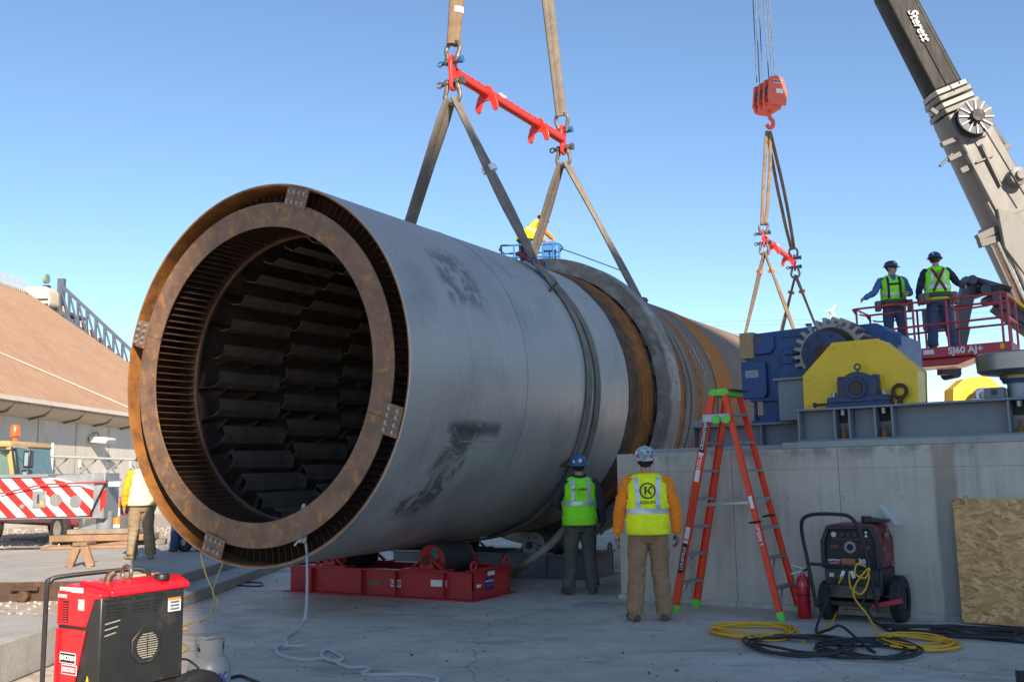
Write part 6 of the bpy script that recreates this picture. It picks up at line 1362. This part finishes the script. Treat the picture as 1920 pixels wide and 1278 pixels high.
        if cfg.get('logo')=='K':
            cz,R0_=1.335,.082
            for r0,r1 in ((.068,.084),):
                b=MB(); v=[]
                for j in range(40):
                    a=2*PI*j/40
                    for r in (r0,r1): v.append(S_(r*math.cos(a),cz+r*math.sin(a),-1,.0088))
                b.add(v,[(2*j,2*j+1,(2*j+3)%80,(2*j+2)%80) for j in range(40)]); b.build('round_emblem',ink,ve)
            for poly in (((-.034,-.045),(-.034,.045),(-.012,.045),(-.012,-.018),(-.024,-.045)),((-.006,.004),(.030,.045),(.042,.045),(.012,.006),(.042,-.04),(.030,-.045),(-.006,-.008)),((.014,.045),(.045,.045),(.045,.012))):
                b=MB(); b.add([S_(x,cz+z,-1,.0088) for x,z in poly],[tuple(range(len(poly)))]); b.build('emblem_letter',ink,ve)
            text('lettering','KEELEY',.042,ink,ve,None,bold=.0006,sx=1.15,fn=lambda c:S_(c.x,1.215+c.y,-1,.0088+c.z))
        if cfg.get('logo')=='L':
            text('lettering','L.KEELEY',.034,ink,ve,None,bold=.0012,sx=1.05,fn=lambda c:S_(c.x+.022,1.345+c.y,-1,.0088+c.z))
            b=MB(); v=[]
            for j in range(24):
                a=2*PI*j/24
                for r in (.010,.016): v.append(S_(-.082+r*math.cos(a),1.345+r*math.sin(a),-1,.0088))
            b.add(v,[(2*j,2*j+1,(2*j+3)%48,(2*j+2)%48) for j in range(24)]); b.build('round_emblem',ink,ve)
            b=MB(); b.add([S_(x,z,-1,.0088) for x,z in ((-.03,1.312),(.09,1.312),(.09,1.315),(-.03,1.315))],[(0,1,2,3)]); b.build('emblem_line',ink,ve)
        if cfg.get('logo')=='T':
            b=MB(); v=[]
            for j in range(32):
                a=2*PI*j/32
                for r in (.058,.07): v.append(S_(r*math.cos(a),1.36+r*math.sin(a),-1,.0088))
            b.add(v,[(2*j,2*j+1,(2*j+3)%64,(2*j+2)%64) for j in range(32)]); b.build('round_emblem',ink,ve)
            for x0 in (-.02,.012): b=MB(); b.add([S_(x,z,-1,.0088) for x,z in ((x0-.008,1.325),(x0+.01,1.325),(x0+.012,1.4),(x0-.006,1.4))],[(0,1,2,3)]); b.build('emblem_bar',ink,ve)
    if cfg.get('hood'):
        b=MB(); b.M=SC; b.tube([sp((.085*math.cos(a),-.02+.075*math.sin(a),1.505+.012*math.sin(a))) for a in [2*PI*i/20 for i in range(20)]],.034,10,closed=True); b.ball(sp((0,-.085,1.47)),.07,14,(1.25,.6,.8)); b.build('hood',cfg['m']['shirt'],root)
    # harness
    if cfg.get('harness'):
        hm=cfg['harness']; b=MB(); b.M=SC
        for side in (-1,1):
            for s in (-1,1):
                pts=[S_(s*(.10 if side>0 else -.10+.2*i/10),1.05+.42*i/10,side,.018) for i in range(11)]
                b.tube(pts,[(.022,.006)]*11,8,side=(1,0,0))
        if cfg.get('chest',1): b.tube([S_(-.10+.2*i/8,1.32,1,.02) for i in range(9)],[(.018,.006)]*9,8,side=(0,0,1))
        b.build('harness',hm,root)
        b=MB(); b.M=SC; b.tube([S_(0,.99,0,.02,2*PI*i/28) for i in range(28)],[(.045,.018)]*28,8,closed=True,side=(0,0,1)); b.build('work_belt',mat('belt_brown',(.10,.07,.05),.8),root)
        for a in ((-2.6,-.5,3.4,.2) if cfg.get('pouches') else (.1,3.0)):
            c=S_(0,.93,0,.06,a); b=MB(); b.M=SC; b.box(c,(.13,.10,.20),Matrix.Rotation(a+PI/2,3,'Z')); b.build('tool_pouch',mat('pouch_canvas',(.20,.16,.11),.9,var=.25),root,bevel=.02)
    # hard hat
    hm=cfg['hat']; HT=SC@HM@Matrix.Translation((0,-.004,.062))@Matrix.Rotation(rad(-4),4,'X')
    b=MB(); n=36; prof=[(0,.098),(.03,.096),(.062,.086),(.09,.066),(.106,.038),(.113,.006),(.114,-.012)]; v=[]
    for r,h in prof:
        for j in range(n):
            a=2*PI*j/n; rr=r*(1+.10*abs(math.sin(a))); ridge=.007*math.exp(-(r*math.cos(a)/.018)**2)*(1 if r<.1 else .2); v.append((rr*math.cos(a)*.97,rr*math.sin(a)*1.03,h+ridge))
    f=[(i*n+j,i*n+(j+1)%n,(i+1)*n+(j+1)%n,(i+1)*n+j) for i in range(len(prof)-1) for j in range(n)]; b.add(v,f); v=[]
    for r0,dz in ((.112,-.008),(.135,-.018),(.137,-.024),(.113,-.016)):
        for j in range(n):
            a=2*PI*j/n; ext=1+(.24*max(0,math.sin(a))**3 if r0>.12 else 0)+.06*abs(math.sin(a)); v.append((r0*math.cos(a),r0*math.sin(a)*ext*1.02,dz-(.012*max(0,math.sin(a))**3 if r0>.12 else 0)))
    b.add(v,[(i*n+j,i*n+(j+1)%n,(i+1)*n+(j+1)%n,(i+1)*n+j) for i in range(3) for j in range(n)]); hat=b.build('hard_hat',hm,root,sharp=50,mw=HT)
    for (a,h,r,m) in cfg.get('stickers',()):
        rr=.117*math.sqrt(max(.05,1-(h/.105)**2)); ca,sa=math.cos(rad(a)),math.sin(rad(a)); p=Vector((rr*ca*1.02,rr*sa*1.12,h)); nn=Vector((ca,sa,h/.10*.8)).normalized()
        MB().lathe([(0,.004),(r*.8,.0035),(r,.0)],14).build('sticker',m,hat,mw=nn.to_track_quat('Z','Y').to_matrix().to_4x4() if 0 else Matrix.Translation(p)@nn.to_track_quat('Z','Y').to_matrix().to_4x4())
    b=MB(); b.tube([Vector((.098*math.cos(a),.105*math.sin(a),-.03)) for a in [2*PI*i/24 for i in range(24)]],[(.016,.003)]*24,6,closed=True,side=(0,0,1)); b.build('hat_band',black,hat)
    return root
stw=mat('sticker_white',(.7,.7,.7),.5); stb=mat('sticker_blue',(.06,.18,.34),.5,var=.5,scale=60); str_=mat('sticker_red',(.34,.11,.10),.5,var=.5,scale=60); stt=mat('sticker_teal',(.12,.32,.32),.5,var=.5,scale=60); stg=mat('sticker_grey',(.25,.25,.26),.5)
bootb=fabric('brown_boot',(.12,.075,.045)); gloveb=fabric('work_glove',(.24,.20,.155),col2=(.10,.08,.065),lo=.5,hi=.65)
m1=G(1221,1164); m2=G(1091,1113); m3=G(1140,1097)
person('worker in orange shirt and yellow vest with his back turned, left of the ladder',(m1.x,m1.y,0),3,dict(k=1.0,vox=.0075,seed=1,lf=(-.165,.02),rf=(.15,.05),toe=None,gloves=True,
  la=((-.29,-.03,1.15),(-.315,.03,.90)),ra=((.29,-.03,1.15),(.305,.03,.90)),lac=.5,rac=.8,pitch=18,yaw=4,vest=yelv,hem=.885,slant=True,logo='K',hat=mat('white_hat',(.55,.53,.5),.5,var=.15,scale=14,col2=(.25,.2,.18),lo=.5,hi=.58,s2=26),
  stickers=((-110,.05,.024,stt),(-70,.062,.02,stb),(-95,.02,.03,stg),(-55,.025,.022,str_),(-130,.02,.022,str_),(-85,.088,.02,stt),(-40,.055,.02,stb),(-150,.05,.02,stw)),
  m=dict(pants=fabric('tan_work_trousers',(.34,.19,.095),col2=(.25,.135,.07),lo=.5,hi=.7,s2=4),shirt=fabric('orange_shirt',(.98,.24,.015)),boot=bootb,glove=gloveb)))
person('worker in green vest and blue hard hat with his back turned, beside the pier corner',(m2.x,m2.y,0),-4,dict(k=.985,vox=.0085,seed=2,lf=(-.17,.0),rf=(.15,.04),gloves=True,hood=True,
  la=((-.31,.05,1.20),(-.20,.19,1.10)),lad=(.6,.5,.1),ra=((.285,-.02,1.14),(.31,.05,.90)),rac=.9,pitch=16,yaw=8,vest=limev,hem=.885,band=1.14,logo='L',hat=mat('blue_hat',(.02,.12,.28),.4,var=.12),
  stickers=((-75,.045,.026,stw),(-120,.03,.02,stw),(-35,.04,.018,str_),(-150,.05,.02,str_),(-95,.012,.018,str_)),
  m=dict(pants=fabric('olive_trousers',(.10,.095,.072),col2=(.06,.06,.05),lo=.48,hi=.66,s2=4),shirt=fabric('charcoal_hoodie',(.035,.036,.042)),boot=bootb,glove=gloveb)))
person('worker in maroon sleeves mostly hidden behind the pier corner',(m3.x+.36,m3.y+.1,0),70,dict(k=.97,vox=.014,seed=3,lf=(-.15,.0),rf=(.15,.08),pitch=5,vest=limev,hat=mat('red_hat',(.35,.05,.06),.5),
  m=dict(pants=fabric('dark_jeans',(.03,.035,.05)),shirt=fabric('maroon_shirt',(.14,.012,.03)),boot=bootb)))
pl=G(262,1048,.2); person('worker in yellow sweatshirt and pale vest standing on the slab left of the drum',(pl.x,pl.y,.2),-38,dict(k=1.02,vox=.012,seed=4,lf=(-.12,.05),rf=(.16,-.06),ra=((.28,-.02,1.15),(.26,.08,.91)),la=((-.28,-.02,1.15),(-.27,.06,.91)),yaw=-10,vest=fabric('pale_vest',(.72,.70,.42)),hat=mat('brown_hat',(.18,.06,.04),.5),
  m=dict(pants=fabric('khaki_trousers',(.27,.20,.12)),shirt=fabric('gold_sweatshirt',(.75,.36,.012)),boot=fabric('tan_boot',(.36,.24,.13)))))
pb2=G(308,1038,.2); person('worker in blue jeans half hidden behind the drum lip',(pb2.x+.12,pb2.y+.55,.2),-30,dict(k=1.0,vox=.014,seed=5,vest=limev,hat=stw,m=dict(pants=fabric('blue_jeans',(.05,.08,.16)),shirt=fabric('grey_shirt',(.2,.2,.22)),boot=bootb)))
# ------------------------------------------------------------------ boom lift with red basket
BL=A(1601,580,18.0); BR=A(1886,545,16.5); zt=BL.z; BR.z=zt; ex_=(BR-BL); LB_=ex_.length; rz=math.atan2(ex_.y,ex_.x)
zd=A(1790,652,17.1).z; RH=zt-zd
bk=thing('lift_basket','red boom lift basket with railings carrying two workers','lift basket',(BL.x,BL.y,zd),rz)
dpB=.95
def tubeb(nm,pts,r=.021,m=liftred,n=10): return MB().tube(pts,r,n).build(nm,m,bk)
MB().span(.55,LB_+.02,-.02,dpB,-.16,.03).build('deck',liftred,bk,bevel=.012)
MB().prism([(.6,-.161),(LB_-.5,-.161),(LB_-.9,-.30),(.9,-.30)],.1,dpB-.1).build('deck_keel',liftred,bk,bevel=.02)
MB().span(.0,.56,.02,dpB,-.05,.0).build('deck_wing',liftred,bk,bevel=.008)
for y_ in (0,dpB):
    for x_ in (.04,.92,1.05,1.62,LB_-.1,LB_-.0): tubeb('post',[(x_,y_,0),(x_,y_,RH-.02)])
    tubeb('top_rail',smooth_path([(.05,y_,RH-.12),(.0,y_,RH-.03),(.06,y_,RH),(.9,y_,RH)],4)); tubeb('top_rail',[(.9,y_,RH),(LB_,y_,RH)])
    tubeb('mid_rail',[(.35,y_,RH*.48),(1.0,y_,RH*.5)]); tubeb('mid_rail',[(1.0,y_,RH*.50),(LB_,y_,RH*.52)])
    tubeb('inner_rail',smooth_path([(.08,y_+.05,RH-.10),(.25,y_+.05,RH-.14),(.85,y_+.05,RH-.13)],4),.016)
for x_ in (0.02,LB_): tubeb('end_rail',[(x_,0,RH),(x_,dpB,RH)]); tubeb('end_rail',[(x_,0,RH*.52),(x_,dpB,RH*.52)])
tubeb('gate_rail',smooth_path([(1.75,.08,RH-.02),(1.72,.08,RH-.16),(1.8,.08,RH-.2),(LB_-.25,.08,RH-.17),(LB_-.12,.08,RH-.08)],4),.018)
MB().span(1.05,1.62,.72,.92,.45,.85).build('control_box',mat('box_grey',(.2,.2,.2),.5),bk,bevel=.02)
F_=Matrix.Rotation(PI/2,4,'X'); text('lettering','SJ60 AJ+',.165,white,bk,Matrix.Translation((LB_-.72,-.0225,-.062))@F_,bold=.004,sx=1.0)
MB().span(.78,1.1,-.0235,-.0205,-.13,.0).build('white_decal',stw,bk); MB().span(1.18,1.36,-.0235,-.0205,-.09,-.01).build('white_decal',stw,bk); MB().span(LB_-.16,LB_-.1,-.0235,-.0205,-.09,.0).build('yellow_decal',yellowp,bk)
la=thing('boom_lift','dark grey articulated boom lift arms behind the red basket','boom lift')
armm=mat('arm_grey',(.06,.068,.08),.5,.2,var=.12)
for (x0,y0,x1,y1,wd,Y) in ((1819,522,1793,640,.20,18.6),(1806,610,1786,702,.12,18.5),(1822,530,1893,550,.12,18.7),(1868,572,1990,662,.30,18.9),(1862,556,1990,646,.18,18.8),(1790,690,1760,690,.2,18.3)):
    MB().beam(A(x0,y0,Y),A(x1,y1,Y),.26,wd,up=(0,1,0)).build('arm_link',armm,la,bevel=.015)
for x0,y0,r in ((1843,545,.10),(1819,526,.09),(1864,560,.10),(1788,700,.10)): q=A(x0,y0,18.4); MB().cyl(q-Vector((0,.12,0)),q+Vector((0,.35,0)),r,n=18).build('pivot',darkm if r<.15 else galv,la)
MB().tube(smooth_path([A(1825,522,18.5),A(1842,532,18.4),A(1858,540,18.4),A(1880,538,18.4),A(1893,545,18.4)],5),.055,8).build('hose_bundle',rubber,la)
MB().beam(A(1888,553,18.6),A(1990,628,18.6),.05,.09,up=(0,1,0)).build('hazard_strip',yellowp,la)
BM=bk.matrix_basis
jeans=fabric('work_jeans',(.055,.085,.15)); navyh=mat('navy_hat',(.025,.045,.10),.35)
q=BM@Vector((.62,.45,0)); person('worker in blue shirt and lime vest gripping the rail of the red basket',(q.x,q.y,zd+.01),190,dict(k=1.0,vox=.0115,seed=6,face=True,yaw=-55,pitch=0,lf=(-.15,.02),rf=(.15,.0),
  ra=((.36,.10,1.18),(.56,.24,1.06)),rad_=0,la=((-.30,.02,1.16),(-.22,.25,1.10)),lac=1.0,rac=1.0,vest=limev,harness=mat('black_webbing',(.02,.02,.022),.8),hat=navyh,stickers=((60,.05,.02,stw),(120,.04,.016,stw)),
  m=dict(pants=jeans,shirt=fabric('denim_shirt',(.07,.15,.30)),boot=bootb)))
q=BM@Vector((1.42,.42,0)); person('worker in navy sleeves and lime vest with his back turned in the red basket',(q.x,q.y,zd+.01),12,dict(k=1.03,vox=.0115,seed=7,yaw=25,pitch=2,lf=(-.15,.0),rf=(.20,.0),
  ra=((.36,.12,1.24),(.52,.34,1.22)),la=((-.30,-.02,1.16),(-.30,.16,.98)),vest=limev,logo='T',harness=mat('maroon_webbing',(.16,.012,.022),.8),chest=0,pouches=True,hat=navyh,stickers=((-90,.05,.02,stw),),
  m=dict(pants=jeans,shirt=fabric('navy_shirt',(.022,.025,.05)),boot=bootb)))
# ------------------------------------------------------------------ blue lift behind the drum
YL=21.0
bb=A(994,470,YL); kz=YL/1800
b2=thing('lift_basket','blue boom lift basket behind the top of the drum','lift basket',(A(940,458,YL).x,YL,A(994,492,YL).z-.35),rad(-4)); Lb=110*kz; Hh=.35+34*kz
MB().span(0,Lb,0,.8,0,.06).build('deck',bluel,b2)
for y_ in (0,.8):
    for zz_ in (Hh,Hh*.62): MB().tube([(0,y_,zz_),(Lb,y_,zz_)],.022,8).build('rail',bluel,b2)
    for f in (.0,.22,.45,.72,.9,1): MB().tube([(Lb*f,y_,0),(Lb*f,y_,Hh)],.02,8).build('post',bluel,b2)
for x_ in (0,Lb): MB().tube([(x_,0,Hh),(x_-.08*(1 if x_==0 else -1),.4,Hh),(x_,.8,Hh)],.022,8).build('end_rail',bluel,b2)
MB().span(Lb*.72,Lb*.95,.2,.5,Hh*.5,Hh*1.15).build('control_box',bluel,b2,bevel=.02)
MB().beam((Lb*.5,.5,-.02),(Lb*.5,4,-6),.25,.3).build('arm',bluel,b2)
MB().tube([(Lb,.1,Hh*.9),(Lb+.5,.05,Hh*.62),(Lb+1.4,0,Hh*.1)],.012,6).build('air_line',black,b2)
person('worker in yellow vest and orange shirt bending in the blue lift basket',(A(985,480,YL).x,YL+.35,b2.location.z+.06),62,dict(k=.98,vox=.013,seed=8,lean=.75,pitch=-20,la=((-.20,.42,1.15),(-.15,.62,.98)),ra=((.24,.40,1.12),(.18,.62,.98)),vest=yelv,logo='K',hat=mat('tan_hat',(.42,.2,.1),.5),
  m=dict(pants=fabric('dark_trousers',(.05,.045,.04)),shirt=fabric('bright_orange_shirt',(.85,.24,.02)),boot=bootb)))
